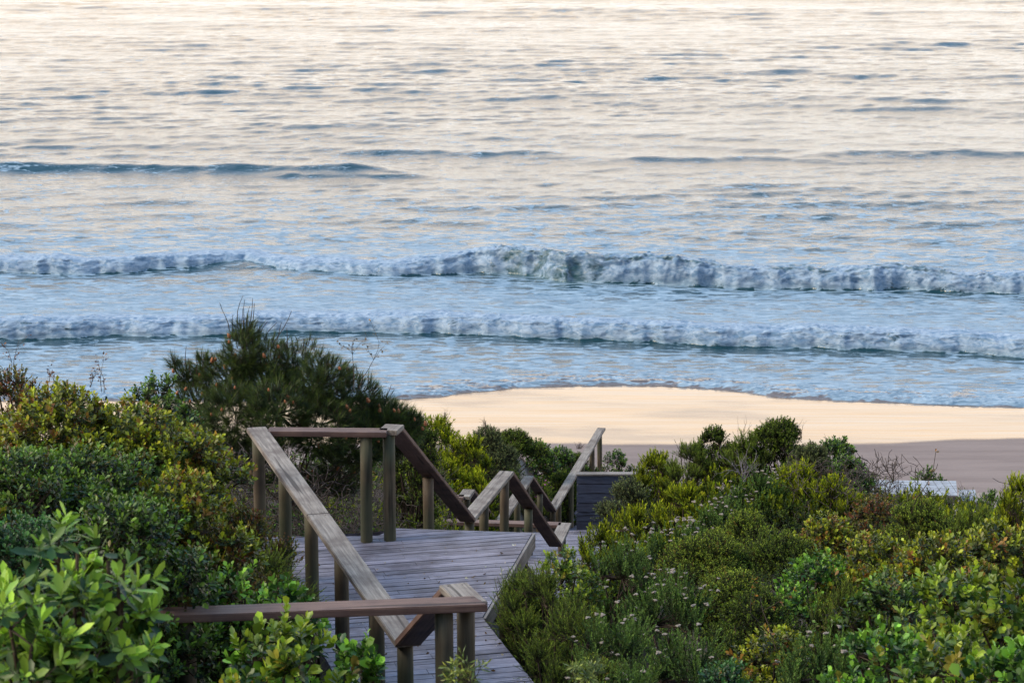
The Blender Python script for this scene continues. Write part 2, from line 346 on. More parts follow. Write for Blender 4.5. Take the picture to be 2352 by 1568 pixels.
thick = .006+.055*smooth(0, .35, dsh)+.05*smooth(.3, 6, dsh)
Zs = Zs*smooth(.2, 5, dsh)*1.0
wl = np.maximum(0., Zb+thick)+0
Zt = np.where(S < 76, np.maximum(Zb+thick, .0)+Zs, Zs)
bl_ = smooth(73, 77, S); Zt = (np.maximum(Zb+thick, .0))*(1-bl_)+Zs+.0
# crumbly froth along the swash edge
ef = (1-smooth(.5, 3.0, dsh)); Zt += ef*smooth(0, .3, dsh)*.05*(1-np.abs(2*noise2(X*6, S*6, 5)-1))
cxa = onz(1400, 890, 0)[0]
midf = np.exp(-((X-cxa)/3.0)**2); fr_ = smooth(.1, .4, dsh)*(1-smooth(1.0, 2.6, dsh))
foam = foam*(1-.12*midf*fr_); foam = np.maximum(foam, .80*smooth(.08, .25, dsh)*(1-smooth(.8, 2.2, dsh))*(1-.3*midf))
foam = np.where(dsh < .12, foam*.55, foam)
film = (1-smooth(0, 3.5, dsh))
V = np.stack([X, Yf, Zt], -1).reshape(-1, 3)
tag(link('sea_water', npmesh('sea_water', V, F, smooth_=True, attrs={'foam': foam, 'teal': teal, 'film': film, 'front': np.clip(front, 0, 1)}), M['sea']), kind='structure')

# ------------------------------------------------------------------ timber
def box_mesh(name, L, W, H, bev=.006, nseg=1):
    import bmesh
    bm = bmesh.new(); bmesh.ops.create_cube(bm, size=1)
    for v in bm.verts: v.co = (v.co.x*L, v.co.y*W, v.co.z*H)
    if bev: bmesh.ops.bevel(bm, geom=list(bm.edges), offset=bev, segments=2, affect='EDGES')
    me = bpy.data.meshes.new(name); bm.to_mesh(me); bm.free(); return me
RW, RT = .19, .05
def plank(name, a, b, mat, parent, W=RW, T=RT, ext0=0., ext1=0., drop=None, cut0=0., cut1=0.):
    """flat plank whose top centre line runs a -> b; cut0/cut1 skew the ends (mitre)"""
    import bmesh
    a = Vector([float(q) for q in a]); b = Vector([float(q) for q in b]); d = (b-a).normalized(); a = a-d*ext0; b = b+d*ext1
    side = Vector((0, 0, 1)).cross(d).normalized(); up = d.cross(side)
    L = (b-a).length; me = box_mesh(name, L, W, T)
    for v in me.vertices:
        if v.co.x < 0: v.co.x += cut0*v.co.y
        else: v.co.x += cut1*v.co.y
    o = link(name, me, mat, parent)
    mtx = Matrix((d, side, up)).transposed().to_4x4(); mtx.translation = (a+b)/2-up*(T/2)
    if parent: mtx = Matrix.Translation(-parent.location) @ mtx
    o.matrix_local = mtx
    if name == 'handrail' and L > .35:
        for sx in (-L/2+.045, L/2-.045):
            for sy in (-W*.28, W*.28):
                q = link('screw', screw_mesh(), None, o); q.location = (sx+random.uniform(-.008, .008), sy+random.uniform(-.008, .008), T/2+.0005)
    return o
SM = []
def screw_mesh():
    if not SM:
        k_ = 10; V_ = [(0, 0, .001)]+[(.0065*math.cos(6.2832*i_/k_), .0065*math.sin(6.2832*i_/k_), .0) for i_ in range(k_)]
        me = bpy.data.meshes.new('screw'); me.from_pydata(V_, [], [(0, 1+i_, 1+(i_+1) % k_) for i_ in range(k_)]); me.materials.append(plain('dark_screw', (.02, .018, .018), (.05, .04, .035))); SM.append(me)
    return SM[0]
def post(x, y, ztop, zbot, parent, r=.058, name='post'):
    n = 20; hs = np.linspace(0, 1, 9); V = []; ph = rng.random()*9
    for h in hs:
        for kx in range(n):
            a = 2*math.pi*kx/n; q = r*(1+.03*math.sin(a*3+ph)+.04*(noise2(kx*.7+ph, h*4)-.5)); V.append((q*math.cos(a), q*math.sin(a), h*(ztop-zbot)))
    V.append((0, 0, ztop-zbot)); Fc = []
    for j in range(len(hs)-1):
        for kx in range(n): Fc.append((j*n+kx, j*n+(kx+1) % n, (j+1)*n+(kx+1) % n, (j+1)*n+kx))
    me = bpy.data.meshes.new(name); e = (len(hs)-1)*n
    me.from_pydata(V, [], Fc+[(e+kx, e+(kx+1) % n, len(V)-1) for kx in range(n)])
    for p in me.polygons: p.use_smooth = True
    o = link(name, me, M['post'], parent); p0 = parent.location
    o.location = (x-p0.x, y-p0.y, zbot-p0.z); o.rotation_euler = (rng.normal(0, .006), rng.normal(0, .006), rng.random()*6)
    return o
def railing(name, pts, label, posts, mats, cat='railing', group='timber handrails of the beach stairs', deckz=None, exts=None, cuts=None):
    """pts: list of world points of the top centre line; posts: list of (segment, target px)"""
    base = Vector([float(q) for q in pts[0]]); base.z = float(ground(pts[0][0], pts[0][1]))
    t = empty(name, base, label, cat, group)
    for i_ in range(len(pts)-1):
        e0, e1 = (exts or {}).get(i_, (0, 0)); c0, c1 = (cuts or {}).get(i_, (0, 0))
        plank('handrail', pts[i_], pts[i_+1], mats[i_], t, ext0=e0, ext1=e1, cut0=c0, cut1=c1)
    for seg, px in posts:
        a, b = np.array(pts[seg]), np.array(pts[seg+1]); ts = np.linspace(0.02, .98, 200); xs_ = np.array([projx(a+(b-a)*q) for q in ts])
        q = ts[np.argmin(abs(xs_-px))]; P = a+(b-a)*q
        d = (b-a)/np.linalg.norm(b-a)
        post(P[0], P[1], P[2]-RT-.004-(.0 if abs(d[2]) < .05 else .03), float(ground(P[0], P[1]))-.2, t)
    return t
ZA0, ZA, ZB, ZC, ZD, ZE = 10.4, 9.6, 7.3, 5.4, 3.5, 2.0
f0 = onz(150, 1412, ZA0); f1 = onz(1083, 1378, ZA0); f2 = onz(1045, 1342, ZA0)
a0 = onz(936, 1466, ZA); a1 = onz(592, 985, ZA); a2 = onz(890, 988, ZA); a3 = onz(903, 977, ZA)
b0 = onz(1074, 1188, ZB); b1 = onz(1164, 1081, ZB)
c0 = onz(1276, 1247, ZC); c1 = onz(1297, 1202, ZC); c2 = onz(985, 1193, ZC)
g0 = onz(1020, 1138, ZC); g1 = onz(1066, 1139, ZC); g2 = onz(1077, 1123, ZC)
d0 = onz(1142, 1207, ZD); d1 = onz(1215, 1092, ZD)
e0 = onz(1267, 1169, ZE); e1 = onz(1381, 983, ZE)
gr, rb = M['rail'], M['rail_brown']
railing('timber_railing', [f0, f1], 'brown level handrail crossing low in front of the landing', [(0, 424), (0, 1023)], [rb], exts={0: (0, .06)}, cuts={0: (0, -.35)})
railing('timber_railing', [f1-np.array([0, 0, .003]), f2-np.array([0, 0, .003]), a0], 'short handrail stub turning off the front rail and dropping steeply to the long grey rail', [(0, 1070)], [gr, rb], exts={0: (.04, .04), 1: (0, .02)})
am = a0+(a1-a0)*.52
railing('timber_railing', [a0, am-(a1-a0)*.0006, am+(a1-a0)*.0006, a1], 'long pale weathered handrail running diagonally up the left side of the landing', [(0, 941), (0, 868), (0, 784), (2, 714), (2, 650), (2, 594)], [gr, M['beam'], gr], exts={0: (.03, 0), 1: (-.001, -.001), 2: (0, .09)})
railing('timber_railing', [a1, a2, a3], 'level handrail along the far edge of the landing, in front of the pine', [(0, 837), (1, 893)], [rb, gr], exts={0: (-.10, .0), 1: (-.0, .06)})
railing('timber_railing', [a3, b0], 'steep dark handrail dropping from the landing corner to the middle flight', [(0, 986)], [rb], exts={0: (-.02, .0)})
railing('timber_railing', [b0, b1, c0], 'handrail peaking like an inverted V behind the right half of the landing', [(0, 1076), (0, 1108), (0, 1156), (1, 1214)], [gr, rb], exts={0: (.03, .0)})
railing('timber_railing', [c0, c1, c2], 'low handrail bending around the lower landing, level bar seen behind the posts', [(0, 1290), (1, 1160), (1, 1030)], [gr, rb], exts={0: (.02, .06), 1: (-.05, 0)})
railing('timber_railing', [g0, g1, g2, d0], 'small handrail corner left of the first peak with a flight dropping behind it', [(1, 1071)], [rb, gr, rb], exts={1: (.02, 0)})
railing('timber_railing', [d0, d1, e0], 'second, smaller inverted V handrail just right of the first peak', [(0, 1188), (0, 1211), (1, 1237)], [gr, rb], exts={0: (.03, .0)})
railing('timber_railing', [e0, e1], 'farthest handrail rising against the wet sand, with a row of round posts', [(0, 1269), (0, 1284), (0, 1312), (0, 1337), (0, 1360), (0, 1381)], [gr], exts={0: (.02, .05)})

def clip(poly, nx, ny, c):          # keep nx*x+ny*y <= c
    out_ = []
    for i_ in range(len(poly)):
        p, q = poly[i_], poly[(i_+1) % len(poly)]; fp = nx*p[0]+ny*p[1]-c; fq = nx*q[0]+ny*q[1]-c
        if fp <= 0: out_.append(p)
        if fp*fq < 0:
            s = fp/(fp-fq); out_.append((p[0]+s*(q[0]-p[0]), p[1]+s*(q[1]-p[1])))
    return out_
def deck(name, poly, z, ang, label, bw_=.12, gap=.012, mat=None, fas=(), th=.035, group='timber landings of the beach stairs', cat='deck', posts=()):
    ctr = np.mean(poly, 0); t = empty(name, (ctr[0], ctr[1], z), label, cat, group)
    ca, sa = math.cos(ang), math.sin(ang)
    loc = [((p[0]-ctr[0])*ca+(p[1]-ctr[1])*sa, -(p[0]-ctr[0])*sa+(p[1]-ctr[1])*ca) for p in poly]
    v0 = min(p[1] for p in loc); v1 = max(p[1] for p in loc); V = []; Fc = []; C = []
    v = v0+.001
    while v < v1:
        q = clip(clip(loc, 0, 1, v+bw_-gap), 0, -1, -v)
        if len(q) >= 3:
            us = [p[0] for p in q]; segs = [(min(us), max(us))]
            if max(us)-min(us) > 1.2:
                cut_ = min(us)+(max(us)-min(us))*random.uniform(.3, .7); segs = [(min(us), cut_-.002), (cut_+.002, max(us))]
            for (ua, ub) in segs:
                qq = clip(clip(q, 1, 0, ub), -1, 0, -ua)
                if len(qq) < 3: continue
                n = len(V); kk = len(qq); tone = np.array([1, .97, .99])*random.uniform(.72, 1.25); dz = random.uniform(-.002, .002)
                V += [(p[0], p[1], dz) for p in qq]+[(p[0], p[1], -th) for p in qq]; C += [tone]*(2*kk)
                Fc.append(tuple(n+i_ for i_ in range(kk))); Fc.append(tuple(n+kk+i_ for i_ in reversed(range(kk))))
                Fc += [(n+i_, n+kk+i_, n+kk+(i_+1) % kk, n+(i_+1) % kk) for i_ in range(kk)]
        v += bw_
    me = bpy.data.meshes.new('deck_boards'); me.from_pydata(V, [], Fc)
    a = me.attributes.new('col', 'FLOAT_COLOR', 'POINT'); a.data.foreach_set('color', np.concatenate([np.array(C), np.ones((len(C), 1))], 1).astype(np.float32).ravel())
    o = link('deck_boards', me, mat or M['deck'], t); o.rotation_euler = (0, 0, ang)
    # joists below
    for s in np.arange(v0+.2, v1, .0+.55):
        pass
    for (i_, j_, hgt) in fas:
        p, q = poly[i_], poly[j_]; d = np.array([q[0]-p[0], q[1]-p[1]]); L = np.linalg.norm(d); d = d/L; nrm = np.array([d[1], -d[0]])
        me = box_mesh('fascia_board', L+.02, .03, hgt, .003); b = link('fascia_board', me, M['fascia'], t)
        mid = (np.array(p)+np.array(q))/2+nrm*.0175
        b.location = (mid[0]-ctr[0], mid[1]-ctr[1], -.006-hgt/2); b.rotation_euler = (0, 0, math.atan2(d[1], d[0]))
    for (x, y) in posts:
        g_ = float(ground(x, y))-.2
        if z-th-g_ > .1: post(x, y, z-th-.01, g_, t, name='support_post')
    return t
DA = ZA-1.1
pr = lambda px, py, z: tuple(onz(px, py, z)[:2])
cn = pr(1108, 1417, DA); fr2 = pr(1222, 1223, DA); fm2 = pr(905, 1213, DA); fm1 = pr(868, 1230, DA)
nearR = (cn[0]+.257*5., cn[1]-5.); 
La = np.array(a0[:2])+np.array([.02, 0]); Lb = np.array(a1[:2]); dl = (Lb-La)/np.linalg.norm(Lb-La)
pA = [nearR, cn, fr2, fm2, fm1, tuple(Lb+np.array([-.08, .10])), tuple(La-dl*1.1+np.array([-.07, 0]))]
deck('timber_landing', [np.array(p) for p in pA][::-1], DA, .245, 'large silvery plank landing in the middle of the stairs', fas=[(5, 4, .15), (4, 3, .15)] , posts=[(cn[0]-.02, cn[1]+.35), (fr2[0]-.1, fr2[1]-.1), (cn[0]+.25, cn[1]+1.5), (cn[0]-.2, cn[1]+1.6)])
def side_pts(a, b, w):    # quad on the right of a->b
    a = np.array(a[:2]); b = np.array(b[:2]); d = (b-a)/np.linalg.norm(b-a); r = np.array([d[1], -d[0]])
    return [a-r*.1, b-r*.1, b+r*w, a+r*w], d, r
q, d, r = side_pts(b0, b1, 1.15)
deck('timber_landing', q, ZB-1.1, math.atan2(r[1], r[0]), 'small plank landing below the big one, under the first handrail peak')
xC = c1[0]; yC = c1[1]
deck('timber_landing', [(c0[0]-.05, c0[1]-.1), (c0[0]+1.5, c0[1]-.1), (c0[0]+1.6, 37.9), (g2[0]-.6, 37.2), (c2[0]-.05, c2[1]+.05), (xC-.02, yC+.05)], ZC-1.1, 0., 'blue-grey lower plank landing beside the slatted screen')
q, d, r = side_pts(d0, d1, 1.1)
deck('timber_landing', q, ZD-1.1, math.atan2(r[1], r[0]), 'plank landing hidden mostly behind the posts of the second peak')
q, d, r = side_pts(e0, e1, .85)
deck('timber_landing', q, ZE-1.1, math.atan2(r[1], r[0]), 'last plank walkway beside the farthest handrail, above the beach')
q, d, r = side_pts(f2, f1, 0.0)
up = [(f0[0]-.2, f0[1]-1.5), (f1[0]+1.3, f1[1]-1.5), (f1[0]+1.2, f1[1]+.35), (f2[0]-.1, f2[1]-.02), (f1[0]-.1, f1[1]), (f0[0]-.1, f0[1])]
deck('timber_landing', up, ZA0-1.1, .05, 'upper plank landing behind the brown front handrail, at the bottom edge')
def flight(name, a, b, za, zb, wdt, label):
    a = np.array(a[:2], float); b = np.array(b[:2], float); d = b-a; L = np.linalg.norm(d); d /= L; r = np.array([d[1], -d[0]])
    t = empty(name, (a[0], a[1], zb), label, 'stairs', 'timber stair flights of the beach stairs')
    n = max(2, round((za-zb)/.17)); run = L/n; ang = math.atan2(r[1], r[0])
    for i_ in range(n-1+1):
        z = za-(i_+1)*(za-zb)/n
        if i_ == n-1: break
        c_ = a+d*run*(i_+.5)+r*(wdt/2-.05)
        me = box_mesh('tread', wdt, run*1.04, .04, .004); me.attributes.new('col', 'FLOAT_COLOR', 'POINT').data.foreach_set('color', np.ones(len(me.vertices)*4, dtype=np.float32))
        o = link('tread', me, M['deck'], t); o.location = (c_[0]-a[0], c_[1]-a[1], z-zb-.02+.0005*i_); o.rotation_euler = (0, 0, ang)
    for s in (-.07, wdt-.03):
        p0 = np.array([*(a+r*s), za-.03]); p1 = np.array([*(b+r*s), zb-.03])
        plank('stringer', p0, p1, M['beam'], t, W=.04, T=.24)
flight('stair_flight', f2[:2], a0[:2], ZA0-1.1, DA, 1.0, 'short upper stair flight dropping from the front handrail to the big landing')
flight('stair_flight', (a3[0], a3[1]+.1), b0[:2], DA, ZB-1.1, 1.15, 'stair flight leaving the far edge of the big landing')
flight('stair_flight', b1[:2], c0[:2], ZB-1.1, ZC-1.1, 1.1, 'stair flight under the first peak going down to the slatted screen')
flight('stair_flight', g2[:2], d0[:2], ZC-1.1, ZD-1.1, 1.1, 'stair flight behind the small handrail corner')
flight('stair_flight', d1[:2], e0[:2], ZD-1.1, ZE-1.1, 1.1, 'last stair flight before the walkway over the beach')
# slatted screen
s0 = at(1325, 1089, 38.2); s1 = at(1482, 1093, 38.2)
t = empty('slatted_screen', (s0[0], 38.2, ZC-1.1), 'dark blue-grey slatted timber screen beside the lower landing', 'screen')
wS = s1[0]-s0[0]
for j in range(6):
    me = box_mesh('slat', wS, .03, .148, .003); o = link('slat', me, M['screen'], t); o.location = (wS/2, 0, s0[2]-t.location.z-.085-j*.158); o.rotation_euler = (0, 0, 0)
me = box_mesh('top_cap', wS+.02, .16, .03, .003); o = link('top_cap', me, M['fascia'], t); o.location = (wS/2, .04, s0[2]-t.location.z)
me = box_mesh('backing_board', wS-.04, .02, .95, .002); o = link('backing_board', me, M['beam'], t); o.location = (wS/2, .03, s0[2]-t.location.z-.5)
# bleached platform on the right
pz = 3.76
P = [onz(1955, 1101, pz), onz(2196, 1104, pz), onz(2199, 1137, pz), onz(1955, 1133, pz)]
deck('bleached_platform', [p[:2] for p in P], pz, math.pi/2, 'bleached white plank platform above the beach, larger and higher one', bw_=.141, gap=.012, mat=M['white'], fas=[(3, 2, .14)], group='bleached plank platforms', cat='platform', posts=[(P[2][0]-.1, P[2][1]+.15), (P[3][0]+.1, P[3][1]+.15)])
pz2 = 3.45
P = [onz(2202, 1124, pz2), onz(2240, 1124, pz2), onz(2243, 1151, pz2), onz(2202, 1151, pz2)]
deck('bleached_platform', [p[:2] for p in P], pz2, math.pi/2, 'bleached white plank step at the right end of the platform, smaller and lower', bw_=.141, gap=.012, mat=M['white'], fas=[(3, 2, .12)], group='bleached plank platforms', cat='platform')

# ------------------------------------------------------------------ plants
HI = np.array([(0, 0, 0), (.38, .42, .10), (.38, 0, -.02), (.38, -.42, .10), (.74, .48, .12), (.76, 0, 0), (.74, -.48, .12), (1, 0, .0)])
HIF = np.array([(0, 2, 1), (0, 3, 2), (1, 2, 5), (1, 5, 4), (2, 3, 6), (2, 6, 5), (4, 5, 7), (5, 6, 7)])
LO = np.array([(0, 0, 0), (.6, .5, .14), (1, 0, 0), (.6, -.5, .14)]); LOF = np.array([(0, 2, 1), (0, 3, 2)])
ND = np.array([(0, .5, 0), (0, -.5, 0), (1, 0, 0)]); NDF = np.array([(0, 1, 2)])
def unit(v): return v/np.maximum(np.linalg.norm(v, axis=-1, keepdims=True), 1e-9)
class Plant:
    def __init__(s): s.V = []; s.F = []; s.C = []; s.n = 0; s.sV = []; s.sF = []; s.sn = 0; s.H = []
    def shoots(s, O, D, L, nl, ll, lw, a0=70, a1=20, s0=.1, tmpl='lo', c_old=(.05, .08, .02), c_new=(.15, .2, .03), c_acc=None, pacc=0., newpow=2., young=.6, droop=0., szj=.32, rg=rng, stemw=.004, tw=1.):
        T, TF = {'hi': (HI, HIF), 'lo': (LO, LOF), 'nd': (ND, NDF)}[tmpl]
        n = len(O); D = unit(D); ref = np.where(abs(D[:, 2:3]) > .9, np.array([[1., 0, 0]]), np.array([[0, 0, 1.]]))
        E1 = unit(np.cross(D, ref)); E2 = np.cross(D, E1)
        sj = s0+(1-s0)*(np.arange(nl)+.5)/nl
        sj = np.broadcast_to(sj, (n, nl)); L = np.asarray(L).reshape(-1, 1)*np.ones((n, 1))
        az = 2.39996*np.arange(nl)[None]+rg.random((n, 1))*6.28+rg.normal(0, .25, (n, nl))
        al = np.radians(a0+(a1-a0)*sj**1.3+rg.normal(0, 9, (n, nl)))
        rad = np.cos(az)[..., None]*E1[:, None]+np.sin(az)[..., None]*E2[:, None]
        A = unit(D[:, None]*np.cos(al)[..., None]+rad*np.sin(al)[..., None]-np.array([0, 0, droop]))
        S = unit(np.cross(A, D[:, None]+1e-4)); N = np.cross(S, A)
        P = O[:, None]+D[:, None]*(L*sj)[..., None]
        sz = (1+rg.normal(0, szj, (n, nl))).clip(.45, 1.7)*(1-.25*sj**4)
        P, A, S, N = [q.reshape(-1, 3) for q in (P, A, S, N)]; sz = sz.reshape(-1)
        Vv = P[:, None]+A[:, None]*(sz[:, None]*ll*T[:, 0])[..., None]+S[:, None]*(sz[:, None]*lw*T[:, 1])[..., None]+N[:, None]*(sz[:, None]*lw*T[:, 2])[..., None]
        m = len(P); kv = len(T)
        Ff = (TF[None]+(np.arange(m)*kv)[:, None, None]).reshape(-1, 3)+s.n
        yg = (rg.random((n, 1))**.7*young*2).clip(0, 1.2)*sj**newpow
        yg = (yg.reshape(-1, 1)+rg.normal(0, .12, (m, 1))).clip(0, 1)
        c = .80*np.array(c_old)*(1-yg)+np.array([2.35, 2.15, 1.3])*np.array(c_new)*yg  # leaf age tint, also darkened low and lifted at tips to paint in shade and light
        if c_acc is not None:
            sa = np.repeat(rg.random(n) < pacc*1.0, nl)
            mk = sa & (rg.random(m) < .75); c[mk] = c[mk]*.25+np.array(c_acc)*.75
        c = c*(1+rg.normal(0, .16, (m, 1))).clip(.5, 1.6)*(1+rg.normal(0, .05, (m, 3)))
        s.V.append(Vv.reshape(-1, 3)); s.F.append(Ff); s.C.append(np.repeat(c.clip(.003, 1), kv, 0)); s.n += m*kv
        if stemw: s.tubes(O, O+D*L, stemw, stemw*.4)
        return O+D*L
    def tubes(s, A, B, r0, r1, mids=None):
        A = np.asarray(A, float); B = np.asarray(B, float); n = len(A)
        d = unit(B-A); ref = np.where(abs(d[:, 2:3]) > .9, np.array([[1., 0, 0]]), np.array([[0, 0, 1.]])); e1 = unit(np.cross(d, ref)); e2 = np.cross(d, e1)
        vs = []
        for Q, r in ((A, r0), (B, r1)):
            for kx in range(3):
                a = 2.094*kx; vs.append(Q+(e1*math.cos(a)+e2*math.sin(a))*np.asarray(r).reshape(-1, 1))
        Vv = np.stack(vs, 1); t_ = np.array([(0, 1, 4), (0, 4, 3), (1, 2, 5), (1, 5, 4), (2, 0, 3), (2, 3, 5)])
        s.sV.append(Vv.reshape(-1, 3)); s.sF.append((t_[None]+(np.arange(n)*6)[:, None, None]).reshape(-1, 3)+s.sn); s.sn += n*6
    def path(s, P, r0, r1):
        P = np.asarray(P); n = len(P)-1; r = np.linspace(r0, r1, n+1)
        s.tubes(P[:-1], P[1:], r[:-1], r[1:])
    def make(s, t, leafmat, stemmat=None, headmat=None, headr=.018, org=None, fname='foliage'):
        org = np.array(t.location if org is None else org)
        if s.V: link(fname, npmesh(fname, np.concatenate(s.V)-org, np.concatenate(s.F), np.concatenate(s.C)), leafmat, t)
        if s.sV: link('branches', npmesh('branches', np.concatenate(s.sV)-org, np.concatenate(s.sF)), stemmat or M['twig'], t)
        if s.H:
            hm = head_mesh(headmat or M['head'])
            for q in s.H:
                o = link('flower_head', hm[random.randrange(3)], None, t); o.location = [float(v) for v in (q-org)]; k_ = headr*random.uniform(.75, 1.2); o.scale = (k_, k_, k_); o.rotation_euler = (random.gauss(0, .2), random.gauss(0, .2), random.random()*6)
HM = {}
def head_mesh(mat):
    if mat.name in HM: return HM[mat.name]
    import bmesh; res = []
    for v_ in range(3):          # a flat-topped cluster of small buds grown into one head
        n = 10; prof = [(0, -.5), (.35, -.35), (.85, -.05), (1., .18), (.8, .38), (.42, .50), (0, .52)]; V = [(0, 0, -.5)]
        for (q, z) in prof[1:-1]:
            for kx in range(n):
                a = 6.2832*kx/n; w_ = 1+.28*math.sin(a*3+v_*2)*(.3+q)+.16*math.sin(a*7+z*9+v_); V.append((q*w_*math.cos(a), q*w_*math.sin(a), z+.14*math.sin(a*5+q*6+v_)))
        V.append((0, 0, .5)); Fc = [(0, 1+(kx+1) % n, 1+kx) for kx in range(n)]
        for l_ in range(4):
            for kx in range(n): Fc.append((1+l_*n+kx, 1+l_*n+(kx+1) % n, 1+(l_+1)*n+(kx+1) % n, 1+(l_+1)*n+kx))
        Fc += [(len(V)-1, 1+4*n+kx, 1+4*n+(kx+1) % n) for kx in range(n)]
        me = bpy.data.meshes.new('flower_head'); me.from_pydata(V, [], Fc); me.materials.append(mat); res.append(me)
    HM[mat.name] = res; return res
G = lambda r_, g_, b_: (r_, g_, b_)
SP = {   # species: shoot length, leaves per shoot, leaf length, leaf width, angles, colours
 'warm':  dict(L=.11, nl=11, ll=.040, lw=.024, a0=75, a1=28, c_old=G(.032, .062, .012), c_new=G(.20, .24, .022), c_acc=G(.34, .13, .03), pacc=.16, mat='leaf'),
 'dgreen': dict(L=.12, nl=11, ll=.038, lw=.021, a0=75, a1=30, c_old=G(.014, .036, .012), c_new=G(.075, .15, .025), c_acc=G(.16, .10, .03), pacc=.05, mat='leaf'),
 'blueg': dict(L=.12, nl=14, ll=.026, lw=.016, a0=70, a1=30, c_old=G(.016, .046, .024), c_new=G(.045, .125, .048), mat='leaf'),
 'round': dict(L=.15, nl=10, ll=.052, lw=.040, a0=65, a1=25, c_old=G(.030, .095, .022), c_new=G(.13, .28, .045), c_acc=G(.30, .20, .03), pacc=.04, mat='leaf'),
 'redtip': dict(L=.10, nl=12, ll=.028, lw=.014, a0=70, a1=20, c_old=G(.030, .065, .016), c_new=G(.13, .12, .03), c_acc=G(.27, .07, .035), pacc=.3, mat='leaf'),
 'rosette': dict(L=.10, nl=13, ll=.074, lw=.028, a0=105, a1=28, c_old=G(.030, .085, .018), c_new=G(.19, .33, .055), c_acc=G(.38, .10, .03), pacc=.0, mat='leaf'),
 'lemon': dict(L=.14, nl=13, ll=.060, lw=.036, a0=80, a1=25, c_old=G(.045, .11, .018), c_new=G(.17, .245, .030), c_acc=G(.38, .30, .04), pacc=.10, mat='leaf'),
 'yellow': dict(L=.20, nl=17, ll=.045, lw=.010, a0=45, a1=14, c_old=G(.035, .070, .010), c_new=G(.19, .235, .013), newpow=1.5, mat='leaf_matte'),
 'ever':  dict(L=.30, nl=60, ll=.024, lw=.0095, a0=42, a1=24, c_old=G(.030, .065, .026), c_new=G(.075, .135, .045), newpow=1.1, mat='leaf_matte'),
 'fine':  dict(L=.20, nl=30, ll=.024, lw=.005, a0=45, a1=20, c_old=G(.020, .045, .014), c_new=G(.12, .18, .035), newpow=1.3, mat='leaf_matte'),
 'dome':  dict(L=.09, nl=14, ll=.016, lw=.009, a0=65, a1=30, c_old=G(.026, .055, .014), c_new=G(.14, .20, .035), c_acc=G(.30, .18, .04), pacc=.05, mat='leaf_matte'),
 'dark':  dict(L=.11, nl=13, ll=.022, lw=.012, a0=65, a1=25, c_old=G(.012, .030, .010), c_new=G(.075, .115, .020), mat='leaf_matte'),
 'grey':  dict(L=.12, nl=16, ll=.022, lw=.008, a0=60, a1=25, c_old=G(.030, .045, .025), c_new=G(.10, .13, .075), mat='leaf_matte'),
}
NLEAF = 0
def lobes(cx, cy, zt, r, h, n, rg, flat=1.):
    gz_ = zt-h
    Ls = [(cx, cy, zt-r*.50*flat, r*.50)]
    for j in range(n):
        a = j*2.399+rg.random()*.8; q = r*math.sqrt((j+.6)/n)*.86; rl = r*rg.uniform(.20, .37)
        drop = (q/r)**2*min(h, 2.0*r)*.62*flat+rg.uniform(0, .18)*r
        Ls.append((cx+q*math.cos(a), cy+q*math.sin(a), zt-rl*.9-drop, rl))
    zz = zt-r*1.15; j = 0
    while zz > gz_+.08:
        for m in range(5):
            a = j*1.1+m*1.2566+rg.random()*.5; Ls.append((cx+.62*r*math.cos(a), cy+.62*r*math.sin(a), zz+rg.normal(0, .08*r), r*rg.uniform(.34, .46)))
        zz -= r*.62; j += 1
        if j > 5: break
    return np.array(Ls)
